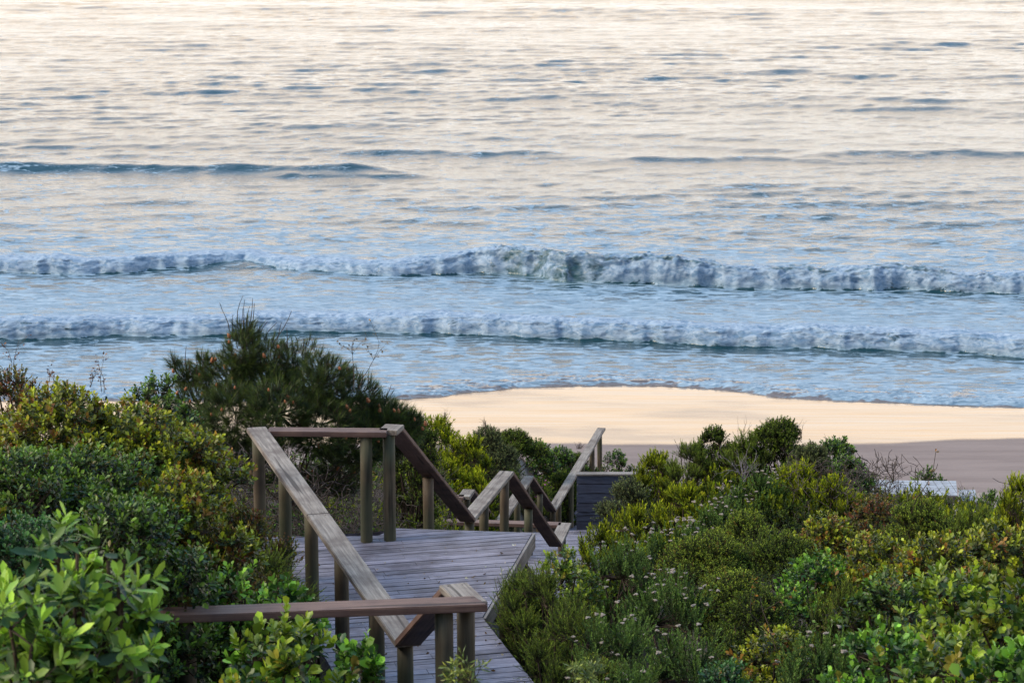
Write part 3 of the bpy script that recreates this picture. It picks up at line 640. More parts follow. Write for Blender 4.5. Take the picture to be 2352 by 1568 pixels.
def shrub(px, py, Yd, r, sp_, label, seed, dens=1., tm=None, heads=0, name='shrub', cat='shrub', group=None, up=.5, sz=1., nlobes=9, flat=1., headr=.018, pink=0, zt=None):
    global NLEAF
    rg = np.random.default_rng(seed); r *= 1.12; C = at(px, py, Yd)-np.array([0, 0, SP[sp_]['L']*sz*(.55 if Yd < 28 else .2)]); x, y, z = C
    gz = float(ground(x, y)); h = max(z-gz, .3); s = SP[sp_]
    t = empty(name, (x, y, gz), label, cat, group)
    LB = lobes(x, y, z, r, h, nlobes, rg, flat); P = Plant()
    kf = 1.0 if Yd < 22 else (1.18 if Yd < 32 else 1.4)      # coarser leaves far away
    ll, lw, L = s['ll']*sz*kf, s['lw']*sz*kf, s['L']*sz
    la = ll*lw*.55; area = sum(2*math.pi*q[3]**2 for q in LB)
    N = int(dens*(1.9 if Yd < 28 else 2.7)*area/(la*s['nl'])); N = max(40, min(N, 7000)); r = r
    # shell points
    wts = LB[:, 3]**2; wts /= wts.sum(); idx = rg.choice(len(LB), N, p=wts)
    ud = unit(rg.normal(0, 1, (N, 3))); ud[:, 2] = np.where(ud[:, 2] < -.35, -ud[:, 2], ud[:, 2])
    back = (ud[:, 1] > .55) & (rg.random(N) < .5); ud[back, 1] *= -1
    dep = 1-np.abs(rg.normal(0, .16, N)); rr_ = LB[idx, 3]*dep
    O = LB[idx, :3]+ud*rr_[:, None]-ud*L*.6
    inside = np.zeros(N, bool)
    for q in LB: inside |= np.linalg.norm(O-q[:3], axis=1) < q[3]*.62
    keep = ~inside | (rg.random(N) < .35); keep &= O[:, 2] > ground(O[:, 0], O[:, 1])+.02
    O, ud = O[keep], ud[keep]
    D = unit(ud*(1-up)+np.array([0, 0, 1.])*up+rg.normal(0, .22, ud.shape))
    tm = tm or ('nd' if lw < .007 else ('hi' if Yd < 14.5 and lw > .015 else 'lo'))
    kw = {kx: v for kx, v in s.items() if kx in ('a0', 'a1', 'c_old', 'c_new', 'c_acc', 'pacc', 'newpow')}
    # new growth towards the shoot tips; its colours also carry painted light and shade
    tips = P.shoots(O, D, L*rg.uniform(.75, 1.3, len(O)), s['nl'], ll, lw, tmpl=tm, rg=rg, stemw=.0022*kf, young=.80, **kw)
    NLEAF += len(O)*s['nl']
    root = np.array([x, y, gz-.05])
    for q in LB:
        m1 = (root+q[:3])/2+rg.normal(0, .06, 3)*r*2; P.path([root+rg.normal(0, .03, 3)*[1, 1, 0], m1, q[:3]], .016, .008)
        sel = np.where(np.linalg.norm(O-q[:3], axis=1) < q[3]*1.05)[0]
        if len(sel):
            sel = rg.choice(sel, min(len(sel), 26), replace=False); P.tubes(np.repeat(q[None, :3], len(sel), 0), O[sel], .006, .003)
    if heads:
        heads = min(int(heads*.5), 60)
        cand = np.where((D[:, 2] > .45))[0]; cand = rg.choice(cand, min(heads, len(cand)), replace=False)
        Dh = unit(D[cand]*.4+[0, 0, .6]); E = tips[cand]+Dh*.035; P.tubes(tips[cand], E, .0022, .0018)
        P.H = list(E)
    P.make(t, M[s['mat']], M['twig'], M['pink'] if pink else M['head'], headr*kf)
    return t
def twigs(name, px, py, Yd, label, seed, n=7, hgt=.6, spread=.35, mat='greytwig', levels=3, r0=.010, lean=(0, 0), cat='bare shrub', leafs=None, group=None, kids=3):
    rg = np.random.default_rng(seed); b = at(px, py, Yd); t = empty(name, b, label, cat, group); P = Plant()
    def grow(p, d, L, r, lv):
        pts = [p]; q = p.copy(); dd = d.copy()
        for s_ in range(4):
            dd = unit(dd+rg.normal(0, .16, 3)+np.array([0, 0, .04])); q = q+dd*L/4; pts.append(q)
        P.path(pts, r, r*.55)
        if lv > 0:
            for _ in range(kids):
                k_ = rg.integers(1, 5); grow(pts[k_], unit(dd+rg.normal(0, .45, 3)), L*rg.uniform(.45, .75), r*.55, lv-1)
        elif leafs:
            O = np.array(pts[1:]); P.shoots(O, unit(rg.normal(0, 1, (len(O), 3))+dd), .03, leafs.get('n', 3), leafs['ll'], leafs['lw'], 70, 30, c_old=leafs['c'], c_new=leafs['c2'], rg=rg, stemw=0, tmpl='lo')
    for _ in range(n):
        d = unit(np.array([rg.normal(lean[0], spread), rg.normal(lean[1], spread*.6), 1.])); grow(b+rg.normal(0, .03, 3)*[1, 1, 0], d, hgt*rg.uniform(.35, .6), r0, levels-1)
    P.make(t, M['leaf'], M[mat]); return t

# --- pine behind the landing
def pine():
    rg = np.random.default_rng(11); Yb = 25.6; b = at(650, 1215, Yb); gz = float(ground(b[0], b[1]))
    t = empty('pine_tree', (b[0], b[1], gz), 'bushy young pine with long needles and rusty cones behind the landing', 'pine tree')
    P = Plant(); org = np.array([b[0], b[1], gz])
    LBp = [(565, 762, 0, .17), (560, 815, -.1, .27), (520, 870, .1, .32), (615, 850, .0, .40), (690, 855, .1, .38), (745, 880, -.2, .36), (810, 915, .0, .33), (860, 945, .2, .27), (905, 960, .1, .20), (470, 840, .2, .16), (430, 860, .3, .17), (455, 930, .1, .30), (540, 950, -.3, .40), (640, 950, -.5, .42), (740, 975, -.4, .40), (830, 1010, -.2, .33), (900, 1010, .1, .24), (420, 990, .3, .28), (490, 1030, -.1, .28), (400, 830, .3, .10), (940, 965, .15, .16), (925, 990, .1, .26), (880, 970, 0, .28), (590, 1060, .2, .3), (780, 1080, .2, .3), (700, 1120, .3, .25)]
    LB = np.array([[*at(a, c, Yb+d_), r] for a, c, d_, r in LBp]); N = 5200
    wts = LB[:, 3]**2; wts /= wts.sum(); idx = rg.choice(len(LB), N, p=wts); ud = unit(rg.normal(0, 1, (N, 3)))
    fl = (ud[:, 1] > .2) & (rg.random(N) < .6); ud[fl, 1] *= -1
    O = LB[idx, :3]+ud*(LB[idx, 3]*(1-np.abs(rg.normal(0, .18, N))))[:, None]
    D = unit(ud*.75+np.array([0, 0, .55])+rg.normal(0, .2, ud.shape)); O = O-D*.08
    P.shoots(O, D, rg.uniform(.06, .11, N), 42, .085, .0036, 62, 14, s0=.05, tmpl='nd', c_old=(.020, .045, .016), c_new=(.065, .10, .028), newpow=1., young=.5, rg=rg, stemw=.006, droop=.05)
    tr = org-np.array([0, 0, .1])
    top = LB[1, :3]; trunk = [tr, tr+(LB[13, :3]-tr)*.5+[.05, 0, 0], LB[13, :3], (LB[3, :3]+LB[1, :3])/2, top, at(560, 735, Yb)]
    P.path(trunk, .055, .010)
    for q in LB:
        a_ = trunk[1+rg.integers(0, 3)]; m1 = (a_+q[:3])/2+rg.normal(0, .07, 3)-[0, 0, .06]; P.path([a_, m1, q[:3]], .014, .006)
        sel = np.where(np.linalg.norm(O-q[:3], axis=1) < q[3]*1.05)[0]; sel = rg.choice(sel, min(16, len(sel)), replace=False); P.tubes(np.repeat(q[None, :3], len(sel), 0), O[sel], .006, .003)
    # bare candles standing out of the top
    for (px, py, ln, dx) in [(527, 735, .23, -.02), (545, 728, .26, 0), (560, 735, .24, .01), (572, 722, .20, .04), (580, 728, .18, .03), (605, 760, .16, .05), (625, 770, .34, .13), (630, 775, .2, .04), (660, 790, .2, .0), (650, 795, .12, .02), (695, 805, .15, 0), (705, 808, .10, .04), (716, 812, .1, .02), (735, 815, .08, 0), (452, 835, .13, 0), (462, 840, .15, .01), (440, 835, .1, -.02), (425, 815, .12, 0), (880, 900, .12, .05), (535, 750, .15, -.05), (553, 745, .2, .02), (568, 745, .22, -.01), (590, 755, .14, .05)]:
        a_ = at(px, py+25, Yb); q = [a_]; dd = np.array([dx/ln, 0, 1.])
        for s_ in range(4): dd = dd+rg.normal(0, .12, 3); q.append(q[-1]+unit(dd)*(ln+.1)/4)
        P.path(q, .006, .0028)
    P.make(t, M['needle'], M['twig'], fname='needles')
    cm = None; front_ = np.where((ud[:, 1] < -.3))[0]; pick = rg.choice(front_, 80, replace=False)
    import bmesh
    bm = bmesh.new(); bmesh.ops.create_icosphere(bm, subdivisions=2, radius=1)
    for v in bm.verts: v.co = (v.co.x*.017*(1+.25*math.sin(v.co.z*9)), v.co.y*.017*(1+.25*math.cos(v.co.z*7+v.co.x*9)), v.co.z*.028)
    cm = bpy.data.meshes.new('pine_cone'); bm.to_mesh(cm); bm.free()
    for j in pick:
        if O[j, 2]-org[2] < .2: continue
        o = link('pine_cone', cm, M['cone'], t); p = O[j]+D[j]*.13-org-np.array([0, .02, 0]); o.location = [float(v) for v in p]; o.rotation_euler = (rg.normal(0, .4), rg.normal(0, .4), 0); sc_ = rg.uniform(.7, 1.25); o.scale = (sc_,)*3
pine()

# --- shrubs one can tell apart
gL, gR = 'shrubs on the left bank', 'shrubs on the right slope'
S_ = [
 # px, top py, Y, r, species, label, kwargs
 (20, 832, 18.6, .33, 'redtip', 'reddish dark-leaved shrub at the left edge, highest on the bank', dict(up=.6)),
 (130, 872, 17.2, .78, 'warm', 'wide shrub with yellow and orange leaf tips on the crest of the left bank', {}),
 (300, 905, 17.3, .62, 'warm', 'orange-tipped shrub on the bank crest, just left of the pine', dict(dens=.8)),
 (365, 852, 20.5, .36, 'dgreen', 'small dark glossy shrub at the foot of the pine, on its left', dict(up=.6)),
 (425, 975, 17.6, .55, 'warm', 'yellow-green shrub with rounded leaf sprays left of the pine trunk', {}),
 (400, 1070, 16.0, .52, 'warm', 'bright yellow-tipped shrub bulging low on the left bank', {}),
 (180, 1010, 15.8, .75, 'dgreen', 'broad dark green shrub in the middle of the left bank', {}),
 (40, 1010, 15.2, .60, 'dgreen', 'dark green shrub cut by the left edge, mid height', {}),
 (60, 1170, 13.6, .55, 'blueg', 'small-leaved blue-green shrub at the left edge above the front bush', {}),
 (270, 1120, 14.4, .55, 'dgreen', 'shaded green shrub with hanging sprays on the left bank', dict(dens=.8)),
 (560, 1155, 17.6, .36, 'redtip', 'low shrub with red shoot tips growing against the leftmost rail post', {}),
 (600, 1235, 16.6, .38, 'fine', 'feathery green shrub under the left rail', dict(up=.3)),
 (480, 1190, 16.0, .42, 'redtip', 'rusty and yellow speckled shrub between the bank and the left rail', dict(dens=.8)),
 (530, 1275, 15.4, .34, 'round', 'round-leaved fresh green shrub just above the front handrail', dict(dens=.7, up=.65)),
 (640, 1310, 15.2, .30, 'round', 'small round-leaved shrub beside the deck edge, right of the fresh green one', dict(dens=.7, up=.65)),
 (420, 1280, 15.4, .40, 'dgreen', 'dark glossy shrub above the left end of the front handrail', {}),
 (650, 1392, 12.6, .42, 'lemon', 'lemon-green broad-leaved shrub overlapping the front handrail', dict(up=.6, dens=.75)),
 (830, 1440, 12.9, .16, 'round', 'little green sprig shrub at the foot of the rail corner', dict(up=.6, nlobes=4)),
 (575, 1480, 12.6, .26, 'round', 'low green shrub under the front handrail by its left post', dict(dens=.8)),
 (190, 1490, 10.4, .28, 'round', 'mid-green shrub behind the big-leaved bush, right of it', dict(dens=.8)),
 (130, 1180, 8.8, .25, 'rosette', 'big-leaved bush with glossy rosettes, taller left branch', dict(up=.6, dens=.75, nlobes=5)),
 (245, 1200, 8.9, .17, 'rosette', 'shorter rosette-leaved bush just right of the tall one', dict(up=.6, dens=.8, nlobes=4)),
 (150, 1310, 8.6, .27, 'rosette', 'large glossy-leaved bush filling the lower left corner', dict(up=.5, dens=.8)),
 (20, 1330, 8.4, .24, 'rosette', 'large-leaved bush cut off by the lower left edge', dict(up=.5, dens=.8)),
 (110, 1490, 9.2, .30, 'round', 'leafy low shrub at the very bottom left', {}),
 # centre behind the landing
 (1000, 955, 40.5, .60, 'yellow', 'yellow-green shrub on the slope, right of the pine', dict(up=.7)),
 (1068, 1000, 39.8, .50, 'yellow', 'bright yellow-tipped shrub above the dark handrail', dict(up=.7)),
 (1022, 1055, 38.8, .42, 'yellow', 'lower yellow-green clump touching the dark handrail', dict(up=.7)),
 (1008, 1080, 37.6, .20, 'grey', 'little pale mint-green shrub beside the dark handrail', dict(nlobes=4)),
 (945, 945, 30.0, .34, 'dark', 'dark shrub tucked under the right side of the pine', {}),
 (1180, 985, 49.5, .70, 'dark', 'dark green shrub right of the yellow clumps, before the beach', {}),
 (1118, 978, 44.0, .55, 'grey', 'greyish shrub with dry stems behind the yellow clumps', {}),
 (1230, 1010, 51.0, .52, 'dgreen', 'round dark bush standing out against the wet sand', {}),
 (1165, 1060, 47.0, .50, 'grey', 'silvery twiggy shrub above the first handrail peak', dict(dens=.6)),
 (1235, 1100, 48.8, .50, 'fine', 'pink-flowering shrub behind the second handrail peak', dict(heads=40, pink=1, headr=.016)),
 (1290, 1025, 51.8, .55, 'dgreen', 'olive shrub left of the farthest handrail', {}),
 (1325, 1040, 53.0, .42, 'dark', 'dark shrub directly behind the farthest handrail', {}),
 (1415, 1035, 53.5, .50, 'dgreen', 'loose shrub right of the farthest handrail, open sprays against the sand', dict(dens=.55, up=.6)),
 (1092, 1085, 38.6, .32, 'yellow', 'small yellowish shrub left of the first handrail peak', dict(up=.7)),
 (1140, 1040, 46.0, .42, 'dark', 'shaded shrub in the hollow behind the first peak', {}),
 (1290, 1080, 50.2, .40, 'dark', 'dark shrub in the angle of the farthest handrail', {}),
 # far right group
 (1785, 962, 36.5, .62, 'dark', 'tallest dark round bush on the right crest against the wet sand', dict(up=.5)),
 (1715, 992, 36.3, .42, 'fine', 'green upright shrub leaning on the tallest crest bush', dict(up=.7)),
 (1640, 978, 37.0, .38, 'dark', 'pointed dark shrub left of the tallest crest bush', dict(up=.75)),
 (1585, 1015, 36.6, .42, 'fine', 'light green shrub on the crest, third bush from the left', dict(up=.7)),
 (1510, 1035, 37.4, .42, 'yellow', 'olive-yellow shrub at the left end of the crest', dict(up=.75)),
 (1865, 1018, 35.0, .48, 'grey', 'grey-green shrub below and right of the tallest crest bush', {}),
 (1925, 1004, 36.0, .44, 'dgreen', 'deep green lobed shrub at the right end of the crest', {}),
 (1945, 1045, 34.6, .40, 'dgreen', 'low dark shrub under the right end of the crest', {}),
 (1505, 1078, 39.5, .50, 'dark', 'dark low shrub closing the gap right of the slatted screen', {}),
 (1445, 1098, 32.5, .45, 'grey', 'dull grey-green shrub leaning on the slatted screen', dict(up=.6)),
 (1835, 1062, 30.5, .55, 'yellow', 'bright lemon-yellow shrub in the centre of the right slope', dict(up=.75)),
 (1910, 1100, 30.0, .36, 'yellow', 'second yellow shrub, right of the bright lemon one', dict(up=.75)),
 (1740, 1095, 30.0, .38, 'ever', 'pale everlasting shrub with buff heads left of the bright lemon shrub', dict(heads=60, up=.7)),
 (1570, 1115, 29.0, .40, 'yellow', 'yellow-green shrub on the slope behind the everlastings', dict(up=.75)),
 (1450, 1150, 27.5, .44, 'yellow', 'yellow shrub spilling over the foot of the slatted screen', dict(up=.75)),
 (1380, 1195, 26.0, .30, 'yellow', 'lowest yellow shrub at the edge of the lower landing', dict(up=.75)),
 (1650, 1140, 27.0, .36, 'ever', 'everlasting shrub with many buff heads uphill of the dome bush', dict(heads=90, up=.7)),
 (1715, 1165, 24.5, .40, 'dome', 'tight dome-shaped shrub with orange-tinged top', {}),
 (1560, 1195, 22.5, .46, 'ever', 'grey-green everlasting with buff heads above the twin clumps', dict(heads=110, up=.75)),
 (1430, 1225, 21.0, .46, 'ever', 'everlasting shrub beside the right corner of the landing', dict(heads=80, up=.7)),
 (1290, 1250, 20.3, .34, 'lemon', 'yellow and orange leaved shrub at the right corner of the landing', dict(sz=.6, dens=.8)),
 (1245, 1285, 19.6, .36, 'fine', 'feathery dark green shrub leaning over the landing edge', dict(up=.6)),
 (1188, 1300, 19.9, .17, 'fine', 'small feathery shrub brushing the pale edge board of the landing', dict(up=.6, nlobes=4)),
 (1315, 1370, 18.3, .40, 'fine', 'brushy green shrub hanging beside the dark gap under the landing', dict(up=.5)),
 (1640, 1215, 21.5, .50, 'dome', 'dark small-leaved dome behind the front everlastings', {}),
 (1560, 1300, 18.4, .60, 'ever', 'large everlasting with long upright grey-green stems and buff heads', dict(heads=80, up=.62, dens=.9)),
 (1420, 1385, 17.0, .48, 'ever', 'front everlasting with scattered white heads, left clump', dict(heads=70, up=.62, dens=.9)),
 (1590, 1425, 16.2, .52, 'ever', 'front everlasting at the bottom, right clump of stems', dict(heads=60, up=.62, dens=.9)),
 (1370, 1500, 15.8, .30, 'dome', 'small shrub at the bottom edge beside the lower deck boards', {}),
 (1430, 1505, 15.2, .36, 'ever', 'everlasting cut by the bottom edge', dict(heads=40, up=.62, dens=.9)),
 (1690, 1300, 18.8, .42, 'dome', 'mid-green dome shrub right of the large everlasting', {}),
 (1800, 1215, 21.5, .50, 'dark', 'dark hollow-topped shrub in the middle of the right slope', {}),
 (1740, 1340, 17.0, .42, 'dark', 'deep shaded shrub below the mid-green dome', {}),
 (1900, 1170, 22.5, .45, 'warm', 'olive shrub with yellow tips below the bright lemon shrub', dict(sz=.8)),
 (1880, 1260, 19.0, .40, 'round', 'fresh light-green shrub with small round leaves, centre right', dict(sz=.7)),
 (2010, 1130, 26.0, .42, 'redtip', 'rusty speckled shrub just below the bleached platform', {}),
 (2120, 1140, 24.5, .46, 'dome', 'flat-topped green shrub below the middle of the platform', {}),
 (2250, 1150, 24.0, .46, 'fine', 'green spiky shrub below the platform step', dict(up=.7)),
 (2345, 1085, 27.5, .26, 'yellow', 'upright yellow-green shrub at the right edge, beside the platform', dict(up=.8)),
 (2010, 1215, 19.0, .46, 'warm', 'orange and yellow tipped shrub right of the centre slope', {}),
 (2150, 1215, 18.0, .50, 'warm', 'wide yellow-green shrub with orange shoots on the right slope', {}),
 (2300, 1185, 18.5, .55, 'warm', 'tall green shrub with round yellow leaves at the right edge', dict(sz=1.1)),
 (1935, 1325, 15.6, .24, 'fine', 'broom-like tuft of upright olive stems on the right slope', dict(up=.85, nlobes=4)),
 (2060, 1300, 15.4, .42, 'dgreen', 'dark glossy shrub behind the bright corner leaves', {}),
 (2190, 1285, 14.6, .46, 'lemon', 'bright yellow-green broad-leaved shrub, lower right', dict(sz=.9)),
 (2330, 1320, 13.8, .42, 'lemon', 'yellow-leaved shrub at the right edge with orange tips', dict(sz=.9)),
 (1780, 1430, 14.8, .38, 'warm', 'yellow speckled shrub at the bottom, right of the everlastings', dict(sz=.9)),
 (1890, 1440, 13.8, .30, 'ever', 'small everlasting with pinkish heads at the bottom right', dict(heads=40, up=.7)),
 (2040, 1420, 13.3, .40, 'round', 'green round-leaved shrub at the bottom, lower right', dict(sz=.85)),
 (2200, 1430, 12.6, .42, 'lemon', 'broad-leaved green bush in the lower right corner', dict(sz=.95, dens=.9)),
 (2340, 1450, 12.0, .34, 'round', 'green-leaved bush cut by the lower right corner', {}),
 (1660, 1505, 14.4, .28, 'blueg', 'low bluish shrub at the bottom centre right', {}),
 (2130, 1072, 46.5, .30, 'dgreen', 'dark low bush peeping over the platform against the dry sand', {}),
 (2275, 1125, 45.0, .30, 'dgreen', 'small green bush right of the platform step', {}),
]
for j, (px, py, Yd, r, sp_, lab, kw) in enumerate(S_):
    nm = {'ever': 'everlasting_shrub', 'rosette': 'broadleaf_bush'}.get(sp_, 'shrub')
    shrub(px, py, Yd, r, sp_, lab, 100+j, name=nm, cat='bush' if nm == 'broadleaf_bush' else 'shrub', group=None, **kw)
print('leaves', NLEAF)
# --- bare and dry plants
twigs('bare_shrub', 1708, 1105, 32.6, 'silvery leafless shrub with forked twigs below the crest', 1, n=7, hgt=.62, spread=.4, levels=3, r0=.008)
twigs('dead_branch', 2052, 1104, 42.4, 'black crooked dead branch at the left end of the platform', 2, n=2, hgt=.75, spread=.25, lean=(-.55, 0), mat='twig', levels=3, r0=.016, cat='branch', kids=2)
twigs('dead_branch', 2120, 1104, 43.6, 'thin dark twig arching over the middle of the platform', 3, n=2, hgt=.35, spread=.5, mat='twig', levels=2, r0=.008, cat='branch', kids=2)
twigs('dead_branch', 2345, 1120, 30.0, 'long bare twig sweeping left across the sand at the right edge', 4, n=1, hgt=1.0, spread=.1, lean=(-3.2, 0), mat='twig', levels=1, r0=.006, cat='branch')
twigs('leafy_stem', 2095, 1180, 20.5, 'tall arching stem with orange leaves rising in front of the platform', 5, n=1, hgt=1.35, spread=.05, lean=(.45, 0), mat='twig', levels=1, r0=.005, cat='stem', leafs=dict(n=4, ll=.03, lw=.018, c=(.16, .11, .02), c2=(.3, .13, .03)))
twigs('leafy_stem', 1810, 1490, 14.6, 'reddish leafy stem reaching left over the dark gap', 6, n=2, hgt=.8, spread=.2, lean=(-.7, 0), mat='twig', levels=2, r0=.004, cat='stem', leafs=dict(n=3, ll=.028, lw=.014, c=(.20, .08, .03), c2=(.34, .16, .04)), kids=1)
twigs('leafy_stem', 815, 890, 25.0, 'dark budding stem standing above the right shoulder of the pine', 7, n=2, hgt=.85, spread=.15, mat='twig', levels=2, r0=.005, cat='stem', leafs=dict(n=3, ll=.026, lw=.018, c=(.08, .06, .02), c2=(.16, .10, .03)), kids=3)
twigs('leafy_stem', 1075, 1568, 11.0, 'narrow-leaved sprig at the bottom edge in front of the posts', 8, n=5, hgt=.16, spread=.5, mat='twig', levels=2, r0=.003, cat='stem', leafs=dict(n=6, ll=.045, lw=.009, c=(.10, .16, .04), c2=(.26, .30, .08)), kids=2)
twigs('leafy_stem', 1345, 1575, 12.0, 'small grey-green sprig at the bottom edge under the everlastings', 9, n=5, hgt=.12, spread=.5, mat='twig', levels=2, r0=.003, cat='stem', leafs=dict(n=6, ll=.045, lw=.009, c=(.10, .16, .06), c2=(.22, .28, .10)), kids=2)
twigs('dry_weed', 1117, 985, 43.5, 'dry seed spike sticking up beyond the yellow clumps', 10, n=6, hgt=.38, spread=.18, mat='twig', levels=2, r0=.005, cat='dry weed', kids=3)
twigs('dry_weed', 1020, 965, 41.0, 'wispy dry stalks above the yellow clumps, near the pine', 12, n=12, hgt=.30, spread=.25, mat='twig', levels=2, r0=.003, cat='dry weed', kids=2)
twigs('dry_weed', 1700, 1005, 36.5, 'pale dry stalk between the two crest bushes', 13, n=4, hgt=.45, spread=.15, mat='twig', levels=2, r0=.004, cat='dry weed', kids=2)
twigs('dry_weed', 1835, 1010, 36.5, 'curling dry stalks right of the tallest crest bush', 14, n=7, hgt=.42, spread=.3, mat='twig', levels=2, r0=.004, cat='dry weed', kids=2)
twigs('dry_weed', 1905, 1030, 36.5, 'row of thin dry stalks over the right end of the crest', 15, n=18, hgt=.30, spread=.55, mat='twig', levels=2, r0=.0035, cat='dry weed', kids=2)
twigs('dry_weed', 2220, 1155, 41.0, 'dry upright twigs in front of the platform step', 16, n=18, hgt=.42, spread=.4, mat='twig', levels=2, r0=.004, cat='dry weed', kids=2)
twigs('dry_weed', 2310, 1140, 42.0, 'reddish dry twigs between the platform step and the right edge', 17, n=24, hgt=.36, spread=.7, mat='twig', levels=2, r0=.004, cat='dry weed', kids=2)
twigs('dry_weed', 1330, 1030, 50.0, 'short dry reeds on the sand left of the farthest handrail', 18, n=24, hgt=.3, spread=.8, mat='twig', levels=1, r0=.004, cat='dry weed', kids=2)
for j, (px, py, Yd, hh) in enumerate([(40, 840, 18.6, .2), (235, 900, 17.3, .24), (205, 890, 17.3, .12), (118, 880, 17.4, .1)]):
    lab = ['thin dark twig above the left edge shrub', 'tall thin stalk on the left bank crest', 'short red-leaved stalk beside the tall thin one', 'tiny stalk on the left part of the bank crest'][j]
    twigs('thin_stalk', px, py, Yd, lab, 30+j, n=2, hgt=hh*1.8, spread=.15, mat='twig', levels=2, r0=.003, cat='stalk', kids=2, leafs=dict(n=2, ll=.022, lw=.012, c=(.10, .04, .02), c2=(.2, .08, .03)))
twigs('fallen_twig', 620, 1330, 14.6, 'curved bare reddish twig lying over the shrub by the left rail', 40, n=1, hgt=.5, spread=.1, lean=(-1.0, 0), mat='twig', levels=1, r0=.004, cat='twig')
# --- litter on the planks
def litter():
    rg = np.random.default_rng(77); P = Plant(); t = empty('leaf_litter', (-1, 20, DA), 'fallen leaves and pale petals scattered over the big landing', 'leaf litter'); t['kind'] = 'stuff'
    n = 150; y = rg.uniform(17, 22.4, n); xl = -.9-(y-16)*.257; xr = np.where(y < 20.1, -.246+(20.1-y)*.24, -.246+(y-20.1)*.155); f = np.where(rg.random(n) < .5, 1-rg.random(n)**2*.4, rg.random(n)); x = xl+.25+(xr-xl-.3)*f
    O = np.stack([x, y, np.full(n, DA+.006)], 1); D = unit(np.stack([rg.normal(0, 1, n), rg.normal(0, 1, n), np.full(n, .12)], 1))
    a = n//2
    P.shoots(O[:a], D[:a], .001, 1, .035, .018, 5, 5, c_old=(.10, .06, .03), c_new=(.16, .10, .04), rg=rg, stemw=0)
    P.shoots(O[a:], D[a:], .001, 1, .020, .014, 5, 5, c_old=(.6, .58, .55), c_new=(.5, .5, .5), rg=rg, stemw=0)
    P.make(t, M['leaf_matte'])
litter()
# --- brushwood under the pine and scrub that reads as one mass
def thicket(name, boxes, label, seed, cat='undergrowth'):
    rg = np.random.default_rng(seed); P = Plant(); o0 = np.array([0, 30., 5.])
    for (x0, x1, y0, y1, n, h) in boxes:
        O = np.stack([rg.uniform(x0, x1, n), rg.uniform(y0, y1, n), np.zeros(n)], 1); O[:, 2] = ground(O[:, 0], O[:, 1])+rg.uniform(0, h, n)
        q = O.copy(); d = unit(rg.normal(0, 1, (n, 3))+[0, 0, .5])
        for s_ in range(4):
            d = unit(d+rg.normal(0, .4, (n, 3))); q2 = q+d*.07; P.tubes(q, q2, .0045, .0035); q = q2
    t = empty(name, o0, label, cat); t['kind'] = 'stuff'
    link('twig_mass', npmesh('twig_mass', np.concatenate(P.sV)-o0, np.concatenate(P.sF)), plain('dull_brushwood', (.045, .035, .03), (.13, .105, .10)), t)
thicket('brushwood', [(-3.2, -.6, 23.6, 27., 2600, 1.5), (-3, -.9, 28, 36, 1200, .9), (-2.5, -.6, 36, 46, 900, .9), (3.5, 5.2, 29, 33.5, 700, 1.0)], 'tangled grey brushwood under and behind the pine and stairs', 50)
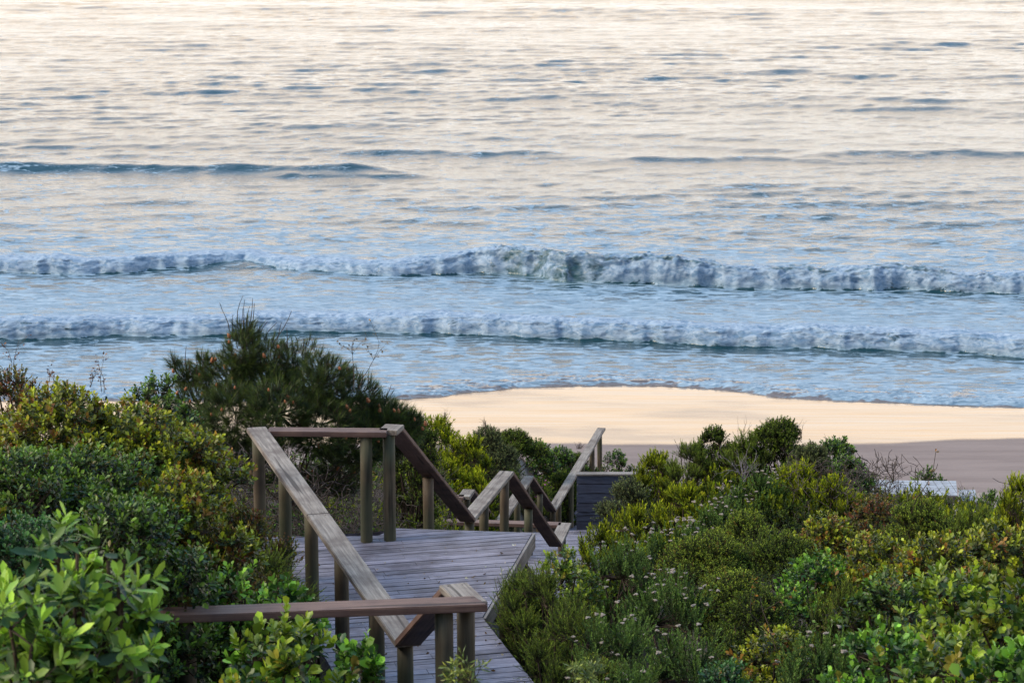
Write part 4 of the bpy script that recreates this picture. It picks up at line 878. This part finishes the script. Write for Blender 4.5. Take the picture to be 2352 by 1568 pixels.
def scrub(name, regions, label, seed):
    global NLEAF
    rg = np.random.default_rng(seed); t = empty(name, (0, 25, 5), label, 'scrub'); t['kind'] = 'stuff'; P = Plant()
    for (x0, x1, y0, y1, n, mix, hb) in regions:
        x = rg.uniform(x0, x1, n); y = rg.uniform(y0, y1, n); xp = np.interp(y, PY, PX)
        ok = (x > -.235*y-.6) & (x < .235*y+2.6)
        on_path = (x > xp-1.0) & (x < xp+1.5) & (y < 55); ok &= ~on_path
        a_in = (y > 13.5) & (y < 23.2) & (x > -.8-(y-16)*.257-.25) & (x < np.where(y < 20.2, .2-(y-18.4)*.24+.35, .5)); ok &= ~a_in; ok &= ~((x > 0) & (x < 2.1) & (y > 14.3) & (y < 18.9) & (rg.random(n) < .85)); ok &= ~((y > 12.9) & (y < 15.2) & (x > -2.6) & (x < 0)); ok &= ~((x > 5.6) & (x < 8.7) & (y > 38.5) & (y < 43.6))
        x, y = x[ok], y[ok]; lump = fbm(x*1.1, y*1.1, 3, seed)
        top = hb*(.45+.9*lump)
        z = ground(x, y)+top*(1-rg.random(len(x))**2.2*.8)
        O = np.stack([x, y, z], 1); spn = noise2(x*.7, y*.7, seed+3)
        gx = (fbm((x+.1)*1.1, y*1.1, 3, seed)-lump)*6; gy = (fbm(x*1.1, (y+.1)*1.1, 3, seed)-lump)*6
        for j, m_n in enumerate(mix):
            sel = (spn*len(mix)*.999).astype(int).clip(0, len(mix)-1) == j
            if not sel.any(): continue
            s = SP[m_n]; ns = int(sel.sum()); Ym = (y0+y1)/2; kf = 1.15 if Ym < 25 else 1.6
            D = unit(np.stack([-gx[sel]*.5, -gy[sel]*.5, np.full(ns, .9)], 1)+rg.normal(0, .35, (ns, 3)))
            kw = {kx: v for kx, v in s.items() if kx in ('a0', 'a1', 'c_old', 'c_new', 'c_acc', 'pacc', 'newpow')}
            nl = min(s['nl'], 16); P.shoots(O[sel]-D*.05, D, s['L']*rg.uniform(.8, 1.3, ns), nl, s['ll']*kf, s['lw']*kf*(1. if s['nl'] <= 16 else 1.6), tmpl='lo', rg=rg, stemw=.002, young=.5, **kw); NLEAF += ns*nl
    P.make(t, M['leaf_matte'], M['twig'])
scrub('coastal_scrub', [(.2, 6.6, 11.5, 19, 8500, ['dgreen', 'dome', 'dark', 'warm'], .30), (.3, 9, 19, 28, 9500, ['dome', 'dark', 'fine', 'warm', 'dgreen'], .34), (.5, 11, 28, 37, 7500, ['dark', 'yellow', 'grey', 'fine', 'dome'], .42), (1.5, 11.5, 37, 47, 3500, ['dark', 'dgreen', 'grey'], .28)], 'low mixed coastal scrub filling in between the shrubs of the right slope', 61)
scrub('coastal_scrub', [(-5, -.6, 9, 16, 6500, ['dgreen', 'blueg', 'warm', 'redtip'], .6), (-5.5, -1.2, 16, 21, 5000, ['dgreen', 'warm', 'dark'], .6)], 'low mixed scrub covering the left bank beneath the shrubs', 62)
scrub('coastal_scrub', [(-7.5, 0, 23, 32, 4500, ['dark', 'dgreen', 'fine'], .6), (-9, .2, 30, 46, 5000, ['dark', 'dgreen', 'yellow', 'grey'], .6), (-10, 4.5, 44, 51, 2500, ['dark', 'dgreen'], .5)], 'dark scrub covering the dune behind the landing down to the sand', 63)
print('total leaves', NLEAF)
